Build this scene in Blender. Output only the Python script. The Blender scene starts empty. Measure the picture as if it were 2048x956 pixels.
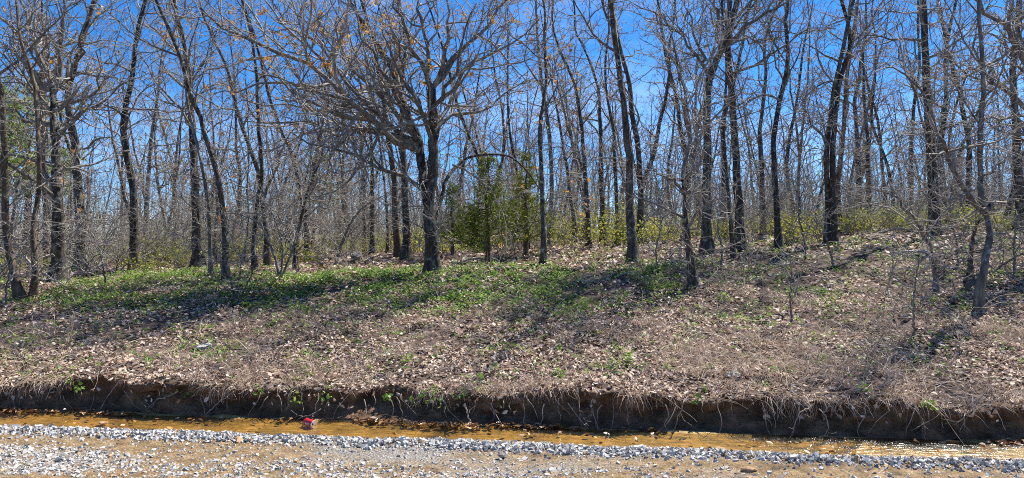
import bpy, math, random
import numpy as np
from mathutils import Vector

# ------------------------------------------------------------------ camera, sky, sun, exposure
SC = bpy.context.scene
COL = SC.collection
F = 1400.0                      # focal length in photo pixels (2048 wide)
CAM_H = 1.6
cam_data = bpy.data.cameras.new('camera')
cam_data.sensor_width = 36.0
cam_data.lens = 36.0 * F / 2048.0
cam_data.clip_start = 0.05
cam_data.clip_end = 2000.0
cam = bpy.data.objects.new('camera', cam_data)
COL.objects.link(cam)
cam.location = (0, 0, CAM_H)
cam.rotation_euler = (math.radians(90), 0, 0)
SC.camera = cam

SUN_EL, SUN_AZ = math.radians(51), math.radians(45)     # azimuth measured from +Y towards +X
world = bpy.data.worlds.new('World')
SC.world = world
world.use_nodes = True
wn = world.node_tree
bg = wn.nodes['Background']
sky = wn.nodes.new('ShaderNodeTexSky')
sky.sky_type = 'NISHITA'
sky.sun_disc = False
sky.sun_elevation = SUN_EL
sky.sun_rotation = SUN_AZ
sky.altitude = 4000
sky.air_density = 1.0
sky.dust_density = 0.0
sky.ozone_density = 6.0
# a few thin cirrus streaks, the same over the whole dome
tc = wn.nodes.new('ShaderNodeTexCoord')
mp = wn.nodes.new('ShaderNodeMapping')
mp.inputs['Scale'].default_value = (1.3, 2.6, 5.0)
mp.inputs['Rotation'].default_value = (0.3, 0.5, 0.7)
nz = wn.nodes.new('ShaderNodeTexNoise')
nz.inputs['Scale'].default_value = 1.6
nz.inputs['Detail'].default_value = 7
nz.inputs['Roughness'].default_value = 0.6
rp = wn.nodes.new('ShaderNodeValToRGB')
rp.color_ramp.elements[0].position = 0.48
rp.color_ramp.elements[0].color = (0, 0, 0, 1)
rp.color_ramp.elements[1].position = 0.85
rp.color_ramp.elements[1].color = (0.35, 0.35, 0.35, 1)
hs = wn.nodes.new('ShaderNodeHueSaturation')
hs.inputs['Saturation'].default_value = 1.22
hs.inputs['Value'].default_value = 1.0
mx = wn.nodes.new('ShaderNodeMixRGB')
mx.inputs[2].default_value = (6.0, 6.6, 7.4, 1)
wn.links.new(tc.outputs['Generated'], mp.inputs['Vector'])
wn.links.new(mp.outputs['Vector'], nz.inputs['Vector'])
wn.links.new(nz.outputs['Fac'], rp.inputs['Fac'])
wn.links.new(sky.outputs['Color'], hs.inputs['Color'])
wn.links.new(rp.outputs['Color'], mx.inputs[0])
wn.links.new(hs.outputs['Color'], mx.inputs[1])
wn.links.new(mx.outputs['Color'], bg.inputs['Color'])
bg.inputs['Strength'].default_value = 0.10

sun_data = bpy.data.lights.new('sun', 'SUN')
sun_data.energy = 5.0
sun_data.angle = math.radians(0.53)
sun_data.color = (1.0, 0.95, 0.87)
sun = bpy.data.objects.new('sun', sun_data)
COL.objects.link(sun)
sdir = Vector((math.cos(SUN_EL) * math.sin(SUN_AZ), math.cos(SUN_EL) * math.cos(SUN_AZ), math.sin(SUN_EL)))
sun.rotation_euler = sdir.to_track_quat('Z', 'Y').to_euler()
sun.location = (10, 10, 20)

SC.view_settings.view_transform = 'Standard'
SC.view_settings.look = 'None'
SC.view_settings.gamma = 1.0
SC.view_settings.use_curve_mapping = False
SC.view_settings.exposure = 1.08
SC.render.engine = 'CYCLES'
SC.cycles.filter_width = 1.0
SC.cycles.use_denoising = False
SC.cycles.max_bounces = 6
SC.cycles.diffuse_bounces = 3
SC.cycles.transparent_max_bounces = 8
SC.cycles.caustics_reflective = False
SC.cycles.caustics_refractive = False

# ------------------------------------------------------------------ small helpers
def rng_(s): return np.random.default_rng(s)

def nrm(a):
    return a / np.maximum(np.linalg.norm(a, axis=-1, keepdims=True), 1e-9)

_tab = rng_(77).random((64, 64))
def vnoise(x, y):
    x = np.asarray(x, float); y = np.asarray(y, float)
    xi = np.floor(x).astype(int); yi = np.floor(y).astype(int)
    fx = x - xi; fy = y - yi
    fx = fx * fx * (3 - 2 * fx); fy = fy * fy * (3 - 2 * fy)
    a = _tab[xi % 64, yi % 64]; b = _tab[(xi + 1) % 64, yi % 64]
    c = _tab[xi % 64, (yi + 1) % 64]; d = _tab[(xi + 1) % 64, (yi + 1) % 64]
    return (a * (1 - fx) + b * fx) * (1 - fy) + (c * (1 - fx) + d * fx) * fy
def fbm(x, y, o=3):
    s = 0; a = 0.5; t = 0
    for i in range(o):
        s = s + a * vnoise(np.asarray(x) * 2 ** i + 13.7 * i, np.asarray(y) * 2 ** i + 7.1 * i); t += a; a *= 0.5
    return s / t
def smooth(x, a, b):
    t = np.clip((np.asarray(x, float) - a) / (b - a), 0, 1)
    return t * t * (3 - 2 * t)

def mesh_from(name, V, quads=None, tris=None, smooth_shade=True, mat_idx=None):
    V = np.asarray(V, np.float32).reshape(-1, 3)
    nq = 0 if quads is None else len(quads)
    nt = 0 if tris is None else len(tris)
    me = bpy.data.meshes.new(name)
    me.vertices.add(len(V)); me.vertices.foreach_set('co', V.ravel())
    me.loops.add(nq * 4 + nt * 3); me.polygons.add(nq + nt)
    idx = []
    if nq: idx.append(np.asarray(quads, np.int32).ravel())
    if nt: idx.append(np.asarray(tris, np.int32).ravel())
    me.loops.foreach_set('vertex_index', np.concatenate(idx))
    st = np.concatenate([np.arange(nq) * 4, nq * 4 + np.arange(nt) * 3]).astype(np.int32)
    me.polygons.foreach_set('loop_start', st)
    me.polygons.foreach_set('use_smooth', np.full(nq + nt, smooth_shade, bool))
    if mat_idx is not None: me.polygons.foreach_set('material_index', np.asarray(mat_idx, np.int32))
    me.update(calc_edges=True)
    return me

class MB:                                   # collects verts / quads / tris of one mesh
    def __init__(self): self.V = []; self.Q = []; self.T = []; self.n = 0
    def add(self, V, Q=None, T=None):
        V = np.asarray(V, float).reshape(-1, 3)
        if len(V) == 0: return
        if Q is not None and len(Q): self.Q.append(np.asarray(Q) + self.n)
        if T is not None and len(T): self.T.append(np.asarray(T) + self.n)
        self.V.append(V); self.n += len(V)
    def mesh(self, name, off=(0, 0, 0), sm=True):
        V = np.concatenate(self.V) - np.asarray(off)
        return mesh_from(name, V, np.concatenate(self.Q) if self.Q else None, np.concatenate(self.T) if self.T else None, sm)

def put(name, me, mat, parent=None, loc=(0, 0, 0)):
    o = bpy.data.objects.new(name, me)
    COL.objects.link(o)
    if me is not None:
        if isinstance(mat, (list, tuple)):
            for m in mat: me.materials.append(m)
        elif mat is not None: me.materials.append(mat)
    o.location = loc
    if parent is not None: o.parent = parent
    return o
def tag(o, label=None, cat=None, group=None, kind=None):
    if label: o['label'] = label
    if cat: o['category'] = cat
    if group: o['group'] = group
    if kind: o['kind'] = kind
    return o
def empty(name, loc, label=None, cat=None, group=None):
    o = bpy.data.objects.new(name, None)
    o.empty_display_size = 0.2
    COL.objects.link(o); o.location = loc
    return tag(o, label, cat, group)

def tube(P, R, k, rng=None, rough=0.0):
    """P (N,n,3), R (N,n) -> verts and quads of N tubes with k sides"""
    N, n, _ = P.shape
    T = np.empty_like(P)
    T[:, 1:-1] = P[:, 2:] - P[:, :-2]; T[:, 0] = P[:, 1] - P[:, 0]; T[:, -1] = P[:, -1] - P[:, -2]
    T = nrm(T)
    m = nrm(P[:, -1] - P[:, 0])
    ref = np.where(np.abs(m[:, 2:3]) < 0.7, np.array([[0, 0, 1.0]]), np.array([[1.0, 0, 0]]))[:, None, :]
    U = nrm(ref - (ref * T).sum(-1, keepdims=True) * T)
    W = np.cross(T, U)
    a = np.arange(k) * 2 * np.pi / k
    rr = R[:, :, None] * np.ones((1, 1, k))
    if rng is not None and rough: rr = rr * (1 + rng.normal(0, rough, rr.shape))
    V = P[:, :, None, :] + rr[..., None] * (np.cos(a)[None, None, :, None] * U[:, :, None, :] + np.sin(a)[None, None, :, None] * W[:, :, None, :])
    j = np.arange(k); i = np.arange(n - 1)
    q = np.stack([i[:, None] * k + j, i[:, None] * k + (j + 1) % k, (i[:, None] + 1) * k + (j + 1) % k, (i[:, None] + 1) * k + j], -1).reshape(-1, 4)
    Q = (np.arange(N)[:, None, None] * (n * k) + q[None]).reshape(-1, 4)
    return V.reshape(-1, 3), Q

def grow(S, D, L, R0, n, wig, up, rng, end=0.3):
    N = len(S)
    P = np.empty((N, n + 1, 3)); P[:, 0] = S; d = nrm(D)
    up = np.broadcast_to(np.asarray(up, float), (N,))
    for i in range(n):
        d = nrm(d + rng.normal(0, wig, (N, 3)) + up[:, None] * np.array([0, 0, 1.0]))
        P[:, i + 1] = P[:, i] + d * (L / n)[:, None]
    R = R0[:, None] * np.linspace(1, end, n + 1)[None]
    return P, R

def sprout(P, R, L, dens, t0, t1, ang, angv, lr, rr, rng, lmin, lmax, rmin, kmin=2, tpow=1.0, kmax=60):
    N, n, _ = P.shape
    cnt = np.clip(np.round(L * dens + rng.random(N) - 0.5), kmin, kmax).astype(int)
    idx = np.repeat(np.arange(N), cnt)
    st = np.repeat(np.cumsum(cnt) - cnt, cnt)
    j = np.arange(len(idx)) - st
    t = t0 + (t1 - t0) * ((j + rng.random(len(idx))) / cnt[idx]) ** tpow
    f = t * (n - 1); i = np.clip(f.astype(int), 0, n - 2); w = (f - i)[:, None]
    pos = P[idx, i] * (1 - w) + P[idx, i + 1] * w
    rad = R[idx, i] * (1 - w[:, 0]) + R[idx, i + 1] * w[:, 0]
    tan = nrm(P[idx, i + 1] - P[idx, i])
    ref = np.where(np.abs(tan[:, 2:3]) < 0.8, np.array([[0, 0, 1.0]]), np.array([[1.0, 0, 0]]))
    u = nrm(np.cross(tan, ref)); v = np.cross(tan, u)
    az = j * 2.4 + rng.random(N)[idx] * 6.28 + rng.normal(0, 0.6, len(idx))
    a = np.radians(np.clip(rng.normal(ang, angv, len(idx)), 12, 110))
    D = np.cos(a)[:, None] * tan + np.sin(a)[:, None] * (np.cos(az)[:, None] * u + np.sin(az)[:, None] * v)
    Lc = np.clip(L[idx] * lr * (1 - 0.55 * t) * rng.uniform(0.65, 1.35, len(idx)), lmin, lmax)
    R0 = np.maximum(np.minimum(rad * rr * rng.uniform(0.8, 1.1, len(idx)), rad * 0.95), rmin)
    return pos, D, Lc, R0

# ------------------------------------------------------------------ terrain: the road runs 7 degrees off the picture plane
TH = math.radians(7.0); CT, ST = math.cos(TH), math.sin(TH)
def uv_of(x, y): return x * CT - y * ST, x * ST + y * CT
def xy_of(u, v): return u * CT + v * ST, -u * ST + v * CT
LIP = 6.30
_pv = np.array([6.2, 6.45, 8, 10, 12, 14, 18, 25, 40, 80, 300])
_pz = np.array([0.17, 0.23, 0.45, 0.75, 1.0, 1.12, 1.22, 1.30, 1.42, 1.6, 1.7])
def slope_h(x, y):
    u, v = uv_of(np.asarray(x, float), np.asarray(y, float))
    z = (np.interp(v - 0.35, _pv, _pz) + np.interp(v, _pv, _pz) + np.interp(v + 0.35, _pv, _pz)) / 3
    xt = 60 * np.tanh(np.asarray(x) / 60)
    z = z + 0.045 * xt * smooth(v, 8, 17)
    z = z + (fbm(x * 0.35 + 5, y * 0.35, 3) - 0.5) * 0.28 * smooth(v, 6.9, 10) + (fbm(x * 1.9, y * 1.9, 2) - 0.5) * 0.10 + (fbm(x * 5.3 + 8, y * 5.3, 2) - 0.5) * 0.075
    return z + (fbm(u * 0.9 + 21, u * 0 + 4, 3) - 0.5) * 0.16 * (1 - smooth(v, 6.3, 7.6))
def lip_v(u):
    u = np.asarray(u, float)
    slump = smooth(fbm(u * 0.75 + 1.3, u * 0 + 9.2, 2), 0.5, 0.78)
    return LIP - 0.03 + slump * 0.34 + (fbm(u * 1.4 + 3, u * 0 + 2.2, 3) - 0.5) * 0.22 + (fbm(u * 4.5 + 3, u * 0 + 6.2, 2) - 0.5) * 0.12
def px_ray(px, py): return (px - 1024) / F, -(py - 478) / F
def ground_hit(px, py, dmin=6.35, dmax=60.0):
    rx, rz = px_ray(px, py)
    d = np.linspace(dmin, dmax, 2600)
    g = slope_h(rx * d, d) - (CAM_H + rz * d)
    k = np.nonzero(g > 0)[0]
    dd = d[k[0]] if len(k) else 30.0
    return float(dd)
def PX(px, py, d):
    rx, rz = px_ray(px, py)
    return np.array([rx * d, d, CAM_H + rz * d])

# ------------------------------------------------------------------ materials
def new_mat(name):
    m = bpy.data.materials.new(name); m.use_nodes = True
    nt = m.node_tree; b = nt.nodes['Principled BSDF']
    b.inputs['Specular IOR Level'].default_value = 0.25
    return m, nt, b
def ramp(nt, stops):
    r = nt.nodes.new('ShaderNodeValToRGB'); el = r.color_ramp.elements
    while len(el) < len(stops): el.new(0.5)
    for e, (p, c) in zip(el, stops): e.position = p; e.color = (*c, 1)
    return r
def noise(nt, scale, detail=4, rough=0.55, mapping=None, coord='Object'):
    t = nt.nodes.new('ShaderNodeTexCoord'); n = nt.nodes.new('ShaderNodeTexNoise')
    n.inputs['Scale'].default_value = scale; n.inputs['Detail'].default_value = detail; n.inputs['Roughness'].default_value = rough
    if mapping:
        mm = nt.nodes.new('ShaderNodeMapping'); mm.inputs['Scale'].default_value = mapping
        nt.links.new(t.outputs[coord], mm.inputs['Vector']); nt.links.new(mm.outputs['Vector'], n.inputs['Vector'])
    else: nt.links.new(t.outputs[coord], n.inputs['Vector'])
    return n
def bump(nt, b, src, strength, dist):
    bp = nt.nodes.new('ShaderNodeBump'); bp.inputs['Strength'].default_value = strength; bp.inputs['Distance'].default_value = dist
    nt.links.new(src, bp.inputs['Height']); nt.links.new(bp.outputs['Normal'], b.inputs['Normal'])
def noise_mat(name, scale, stops, rough=0.9, bs=0.5, bd=0.02, detail=6, mapping=None):
    m, nt, b = new_mat(name)
    n = noise(nt, scale, detail, 0.6, mapping); r = ramp(nt, stops)
    nt.links.new(n.outputs['Fac'], r.inputs['Fac']); nt.links.new(r.outputs['Color'], b.inputs['Base Color'])
    b.inputs['Roughness'].default_value = rough
    if bs: bump(nt, b, n.outputs['Fac'], bs, bd)
    return m
def island_mat(name, stops, rough=0.75, trans=0.0, spec=0.25):
    """one colour per loose leaf / stone / blade"""
    m, nt, b = new_mat(name)
    g = nt.nodes.new('ShaderNodeNewGeometry'); r = ramp(nt, stops)
    r.color_ramp.interpolation = 'LINEAR'
    nt.links.new(g.outputs['Random Per Island'], r.inputs['Fac']); nt.links.new(r.outputs['Color'], b.inputs['Base Color'])
    b.inputs['Roughness'].default_value = rough; b.inputs['Specular IOR Level'].default_value = spec
    if trans > 0:
        tr = nt.nodes.new('ShaderNodeBsdfTranslucent'); mixs = nt.nodes.new('ShaderNodeMixShader'); mixs.inputs[0].default_value = trans
        out = nt.nodes['Material Output']
        nt.links.new(r.outputs['Color'], tr.inputs['Color']); nt.links.new(b.outputs[0], mixs.inputs[1]); nt.links.new(tr.outputs[0], mixs.inputs[2])
        nt.links.new(mixs.outputs[0], out.inputs['Surface'])
    return m
def bark_mat(name, dark, mid, pale, lichen, lf=0.62):
    m, nt, b = new_mat(name)
    n1 = noise(nt, 20, 9, 0.75, (1, 1, 0.25)); n2 = noise(nt, 7.5, 6, 0.65)
    r1 = ramp(nt, [(0.36, dark), (0.52, mid), (0.70, pale)])
    r2 = ramp(nt, [(lf - 0.04, (0, 0, 0)), (lf + 0.05, (0.85, 0.85, 0.85))])
    mixc = nt.nodes.new('ShaderNodeMixRGB'); mixc.inputs[2].default_value = (*lichen, 1)
    oi = nt.nodes.new('ShaderNodeObjectInfo'); hsv = nt.nodes.new('ShaderNodeHueSaturation')
    mr = nt.nodes.new('ShaderNodeMapRange'); mr.inputs['To Min'].default_value = 0.75; mr.inputs['To Max'].default_value = 1.25
    nt.links.new(oi.outputs['Random'], mr.inputs['Value']); nt.links.new(mr.outputs['Result'], hsv.inputs['Value'])
    nt.links.new(n1.outputs['Fac'], r1.inputs['Fac']); nt.links.new(n2.outputs['Fac'], r2.inputs['Fac'])
    nt.links.new(r2.outputs['Color'], mixc.inputs[0]); nt.links.new(r1.outputs['Color'], mixc.inputs[1])
    nt.links.new(mixc.outputs['Color'], hsv.inputs['Color']); nt.links.new(hsv.outputs['Color'], b.inputs['Base Color'])
    b.inputs['Roughness'].default_value = 0.92
    bump(nt, b, n1.outputs['Fac'], 0.9, 0.03)
    return m
M = {}
M['bark'] = bark_mat('oak bark', (0.018, 0.015, 0.013), (0.08, 0.068, 0.056), (0.27, 0.24, 0.20), (0.34, 0.35, 0.29), 0.6)
M['bark_brown'] = bark_mat('brown bark', (0.035, 0.025, 0.018), (0.14, 0.10, 0.07), (0.26, 0.20, 0.15), (0.27, 0.28, 0.20), 0.66)
M['bark_grey'] = bark_mat('grey bark', (0.05, 0.047, 0.043), (0.16, 0.15, 0.135), (0.32, 0.30, 0.28), (0.38, 0.38, 0.34), 0.6)
M['limb'] = bark_mat('limb bark', (0.06, 0.052, 0.045), (0.20, 0.175, 0.15), (0.40, 0.365, 0.32), (0.34, 0.34, 0.29), 0.6)
M['twig'] = noise_mat('twig bark', 6, [(0.3, (0.12, 0.105, 0.09)), (0.7, (0.40, 0.36, 0.31))], 0.85, 0)
M['twig_far'] = noise_mat('far twig bark', 3, [(0.3, (0.15, 0.12, 0.095)), (0.7, (0.44, 0.37, 0.30))], 0.9, 0)
M['deadwood'] = noise_mat('weathered dead wood', 9, [(0.3, (0.17, 0.14, 0.12)), (0.7, (0.48, 0.43, 0.37))], 0.85, 0.3, 0.01)
M['deadwood_dark'] = noise_mat('dark rotten wood', 9, [(0.3, (0.04, 0.033, 0.028)), (0.7, (0.17, 0.14, 0.12))], 0.9, 0.5, 0.02)
M['root'] = noise_mat('dry root', 12, [(0.3, (0.17, 0.13, 0.10)), (0.7, (0.50, 0.42, 0.34))], 0.85, 0)
M['soil'] = noise_mat('leaf mould soil', 5, [(0.3, (0.03, 0.021, 0.016)), (0.5, (0.09, 0.063, 0.048)), (0.7, (0.22, 0.16, 0.125))], 0.95, 0.9, 0.05, 10)
M['bank'] = noise_mat('cut bank earth', 7, [(0.28, (0.045, 0.028, 0.017)), (0.5, (0.15, 0.092, 0.053)), (0.72, (0.33, 0.195, 0.115))], 0.95, 1.0, 0.16, 12)
M['mud'] = noise_mat('ochre ditch mud', 6, [(0.3, (0.15, 0.10, 0.035)), (0.5, (0.36, 0.245, 0.095)), (0.72, (0.55, 0.35, 0.14))], 0.7, 0.6, 0.03, 8)
M['leaf_litter'] = island_mat('dead oak leaves', [(0.0, (0.09, 0.045, 0.027)), (0.28, (0.28, 0.175, 0.115)), (0.55, (0.50, 0.36, 0.26)), (0.82, (0.68, 0.54, 0.42)), (1.0, (0.80, 0.70, 0.60))], 0.7, 0.15)
M['leaf_wet'] = island_mat('wet fallen leaves', [(0.0, (0.10, 0.05, 0.025)), (0.5, (0.34, 0.16, 0.055)), (0.85, (0.52, 0.28, 0.10)), (1.0, (0.6, 0.42, 0.28))], 0.35, 0.1, 0.5)
M['leaf_tan'] = island_mat('withered leaves on twigs', [(0.0, (0.42, 0.18, 0.04)), (0.5, (0.62, 0.32, 0.08)), (1.0, (0.66, 0.45, 0.22))], 0.7, 0.3)
M['dry_grass'] = island_mat('dry grass blades', [(0.0, (0.24, 0.165, 0.115)), (0.4, (0.44, 0.325, 0.24)), (0.8, (0.62, 0.50, 0.39)), (1.0, (0.72, 0.62, 0.50))], 0.7, 0.2)
M['green_leaf'] = island_mat('fresh green leaves', [(0.0, (0.06, 0.14, 0.02)), (0.45, (0.15, 0.30, 0.045)), (0.8, (0.27, 0.40, 0.075)), (1.0, (0.42, 0.44, 0.12))], 0.5, 0.45)
M['shrub_leaf'] = island_mat('young yellow green leaves', [(0.0, (0.20, 0.23, 0.035)), (0.5, (0.36, 0.37, 0.06)), (1.0, (0.52, 0.46, 0.10))], 0.55, 0.45)
M['bud_leaf'] = island_mat('pale budding leaves', [(0.0, (0.20, 0.24, 0.07)), (1.0, (0.38, 0.40, 0.15))], 0.6, 0.4)
M['cedar'] = island_mat('cedar foliage', [(0.0, (0.08, 0.12, 0.02)), (0.4, (0.23, 0.30, 0.04)), (0.85, (0.46, 0.50, 0.08)), (1.0, (0.40, 0.30, 0.12))], 0.7, 0.4)
M['cedar_pale'] = island_mat('pale cedar foliage', [(0.0, (0.20, 0.24, 0.03)), (0.5, (0.42, 0.45, 0.06)), (1.0, (0.60, 0.58, 0.11))], 0.7, 0.4)
M['pine'] = island_mat('pine needles', [(0.0, (0.15, 0.24, 0.04)), (0.5, (0.28, 0.38, 0.08)), (1.0, (0.42, 0.48, 0.14))], 0.6, 0.5)
M['gravel'] = island_mat('crushed limestone', [(0.0, (0.14, 0.135, 0.13)), (0.25, (0.32, 0.31, 0.295)), (0.7, (0.50, 0.485, 0.46)), (0.93, (0.64, 0.62, 0.58)), (0.97, (0.46, 0.30, 0.16)), (1.0, (0.42, 0.24, 0.10))], 0.8)
M['rock_white'] = noise_mat('pale limestone', 14, [(0.3, (0.20, 0.21, 0.22)), (0.7, (0.50, 0.52, 0.53))], 0.8, 0.6, 0.02)
M['rock_grey'] = noise_mat('lichened boulder', 7, [(0.3, (0.10, 0.09, 0.08)), (0.55, (0.24, 0.22, 0.20)), (0.75, (0.40, 0.38, 0.34))], 0.9, 0.8, 0.04)
M['rock_ochre'] = noise_mat('ochre sandstone', 14, [(0.3, (0.24, 0.14, 0.07)), (0.7, (0.46, 0.30, 0.17))], 0.85, 0.6, 0.02)

def road_mat():
    m, nt, b = new_mat('dirt and fine gravel road')
    n1 = noise(nt, 1.3, 5, 0.6, (0.45, 1, 1)); n2 = noise(nt, 60, 4, 0.7); n3 = noise(nt, 9, 5, 0.6)
    dirt = ramp(nt, [(0.36, (0.07, 0.047, 0.026)), (0.5, (0.22, 0.145, 0.07)), (0.64, (0.42, 0.30, 0.165))])
    grit = ramp(nt, [(0.38, (0.07, 0.066, 0.062)), (0.5, (0.22, 0.21, 0.195)), (0.64, (0.46, 0.45, 0.43))])
    sel = ramp(nt, [(0.48, (0, 0, 0)), (0.66, (0.8, 0.8, 0.8))])
    add = nt.nodes.new('ShaderNodeMath'); add.operation = 'MULTIPLY_ADD'; add.inputs[1].default_value = 0.5
    mul = nt.nodes.new('ShaderNodeMath'); mul.operation = 'MULTIPLY'; mul.inputs[1].default_value = 0.5
    mixc = nt.nodes.new('ShaderNodeMixRGB')
    nt.links.new(n3.outputs['Fac'], mul.inputs[0])
    nt.links.new(n2.outputs['Fac'], add.inputs[0]); nt.links.new(mul.outputs[0], add.inputs[2])
    nt.links.new(add.outputs[0], dirt.inputs['Fac']); nt.links.new(n2.outputs['Fac'], grit.inputs['Fac'])
    nt.links.new(n1.outputs['Fac'], sel.inputs['Fac']); nt.links.new(sel.outputs['Color'], mixc.inputs[0])
    nt.links.new(dirt.outputs['Color'], mixc.inputs[1]); nt.links.new(grit.outputs['Color'], mixc.inputs[2])
    nt.links.new(mixc.outputs['Color'], b.inputs['Base Color'])
    b.inputs['Roughness'].default_value = 0.9
    bump(nt, b, n2.outputs['Fac'], 0.9, 0.02)
    return m
M['road'] = road_mat()
def water_mat():
    m, nt, b = new_mat('shallow ochre water')
    out = nt.nodes['Material Output']; nt.nodes.remove(b)
    tr = nt.nodes.new('ShaderNodeBsdfTransparent'); tr.inputs['Color'].default_value = (0.90, 0.80, 0.52, 1)
    gl = nt.nodes.new('ShaderNodeBsdfGlossy'); gl.inputs['Roughness'].default_value = 0.2; gl.inputs['Color'].default_value = (1, 1, 1, 1)
    fr = nt.nodes.new('ShaderNodeFresnel'); fr.inputs['IOR'].default_value = 1.33
    mix = nt.nodes.new('ShaderNodeMixShader')
    n = noise(nt, 14, 4, 0.6, (0.6, 2.0, 1)); bp = nt.nodes.new('ShaderNodeBump'); bp.inputs['Strength'].default_value = 0.45; bp.inputs['Distance'].default_value = 0.03
    nt.links.new(n.outputs['Fac'], bp.inputs['Height'])
    nt.links.new(bp.outputs['Normal'], gl.inputs['Normal']); nt.links.new(bp.outputs['Normal'], fr.inputs['Normal'])
    nt.links.new(fr.outputs[0], mix.inputs[0]); nt.links.new(tr.outputs[0], mix.inputs[1]); nt.links.new(gl.outputs[0], mix.inputs[2])
    nt.links.new(mix.outputs[0], out.inputs['Surface'])
    return m
M['water'] = water_mat()

# ------------------------------------------------------------------ ground sheet (forest floor, cut bank, ditch bed), road, water
us = np.concatenate([np.linspace(-400, -60, 12), np.linspace(-58, -12, 45), np.arange(-11, 11, 0.045), np.linspace(12, 60, 48), np.linspace(65, 400, 12)])
prof = [(-300, -0.3), (-60, -0.25), (-8, -0.2), (-3.5, -0.05), (2, -0.05), (5.2, -0.05), (5.42, -0.04), (5.52, -0.055), (5.62, -0.068), (5.72, -0.078), (5.83, -0.082), (5.95, -0.080), (6.06, -0.070), (6.13, -0.050)]
NF = 16
vs_far = np.concatenate([np.arange(0.04, 1.0, 0.07), np.arange(1.0, 9, 0.16), np.arange(9, 30, 0.6), np.geomspace(30, 700, 24)])
rows = []; mids = []
for v, z in prof:
    j = (fbm(us * 3.1 + v * 5, us * 0 + v * 3, 2) - 0.5)
    amp = 0.045 if 5.4 < v < 6.15 else 0.0
    x, y = xy_of(us, v + j * amp * 0.8); rows.append(np.stack([x, y, z + j * amp], -1)); mids.append(2 if 5.4 < v < 6.15 else 1)
lv = lip_v(us)
hz = slope_h(*xy_of(us, lv + 0.04))
for k in range(NF):
    f = k / (NF - 1); zz = -0.045 + (hz + 0.045) * f
    big = fbm(us * 2.1 + 4, us * 0 + f * 1.2, 2) - 0.5; fine = fbm(us * 9.0, us * 0 + f * 4.0, 3) - 0.5
    bulge = 0.075 * math.sin(math.pi * f ** 0.7) - 0.055 * smooth(f, 0.75, 1.0) * (f < 1)      # hollow face under a slight overhang
    vv = (6.15 * (1 - f) + lv * f) + bulge + (big * 0.22 + fine * 0.20) * (math.sin(math.pi * min(1, f * 0.85 + 0.12)))
    x, y = xy_of(us, vv); rows.append(np.stack([x, y, zz + fine * 0.04 * (0 < f < 1)], -1)); mids.append(1)
for s in vs_far:
    x, y = xy_of(us, lv + s); z = slope_h(x, y); rows.append(np.stack([x, y, z], -1)); mids.append(0)
G = np.stack(rows); nr, nc = G.shape[:2]
ii = np.arange(nr - 1)[:, None] * nc + np.arange(nc - 1)[None]
Q = np.stack([ii, ii + 1, ii + nc + 1, ii + nc], -1).reshape(-1, 4)
mi = np.repeat(np.array(mids[1:]), nc - 1)
ground = put('ground', mesh_from('ground', G, Q, None, True, mi), [M['soil'], M['bank'], M['mud']])
tag(ground, 'leaf strewn woodland floor rising from the cut ditch bank', kind='structure')

def sheet(name, ulist, vlist, zf, mat, kind='structure', label=None):
    U, Vv = np.meshgrid(ulist, vlist)
    x, y = xy_of(U, Vv); z = zf(U, Vv)
    P = np.stack([x, y, z], -1); n1, n2 = P.shape[:2]
    i = np.arange(n1 - 1)[:, None] * n2 + np.arange(n2 - 1)[None]
    q = np.stack([i, i + 1, i + n2 + 1, i + n2], -1).reshape(-1, 4)
    return tag(put(name, mesh_from(name, P, q), mat), label, kind=kind)
def road_z(u, v):
    return 0.012 * np.exp(-((v - 5.28) / 0.13) ** 2) * (0.6 + 0.8 * fbm(u * 1.3, v * 1.3, 2)) + (fbm(u * 2.2, v * 2.2, 3) - 0.5) * 0.035 - 0.11 * smooth(v, 5.40, 5.60)
road = sheet('road', np.concatenate([np.linspace(-300, -9, 40), np.arange(-8.5, 8.5, 0.05), np.linspace(9, 300, 40)]),
             np.concatenate([np.linspace(-3.4, 3.2, 12), np.arange(3.3, 5.66, 0.04)]), lambda u, v: road_z(u, v) + 0.004, M['road'], label='unpaved road of ochre dirt and crushed grey stone')
water = sheet('stream_water', np.linspace(-60, 60, 240), np.linspace(5.40, 6.24, 8), lambda u, v: -0.052 + 0 * u, M['water'], label='shallow ochre water trickling along the roadside ditch')

# ------------------------------------------------------------------ trees
def in_frame(p, top=-120, side=260):
    d = np.maximum(p[:, 1], 0.5)
    px = 1024 + p[:, 0] / d * F; py = 478 - (p[:, 2] - CAM_H) / d * F
    return (px > -side) & (px < 2048 + side) & (py > top)

def resample(pts, n):
    pts = np.asarray(pts, float)
    p = np.vstack([2 * pts[0] - pts[1], pts, 2 * pts[-1] - pts[-2]])
    out = []
    for i in range(1, len(p) - 2):
        t = np.linspace(0, 1, 14, endpoint=False)[:, None]
        a, b, c, d = p[i - 1], p[i], p[i + 1], p[i + 2]
        out.append(0.5 * ((2 * b) + (c - a) * t + (2 * a - 5 * b + 4 * c - d) * t ** 2 + (3 * b - a - 3 * c + d) * t ** 3))
    out = np.vstack(out + [pts[-1:]])
    s = np.concatenate([[0], np.cumsum(np.linalg.norm(np.diff(out, axis=0), axis=1))])
    q = np.linspace(0, s[-1], n)
    return np.stack([np.interp(q, s, out[:, k]) for k in range(3)], -1), s[-1]

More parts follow.
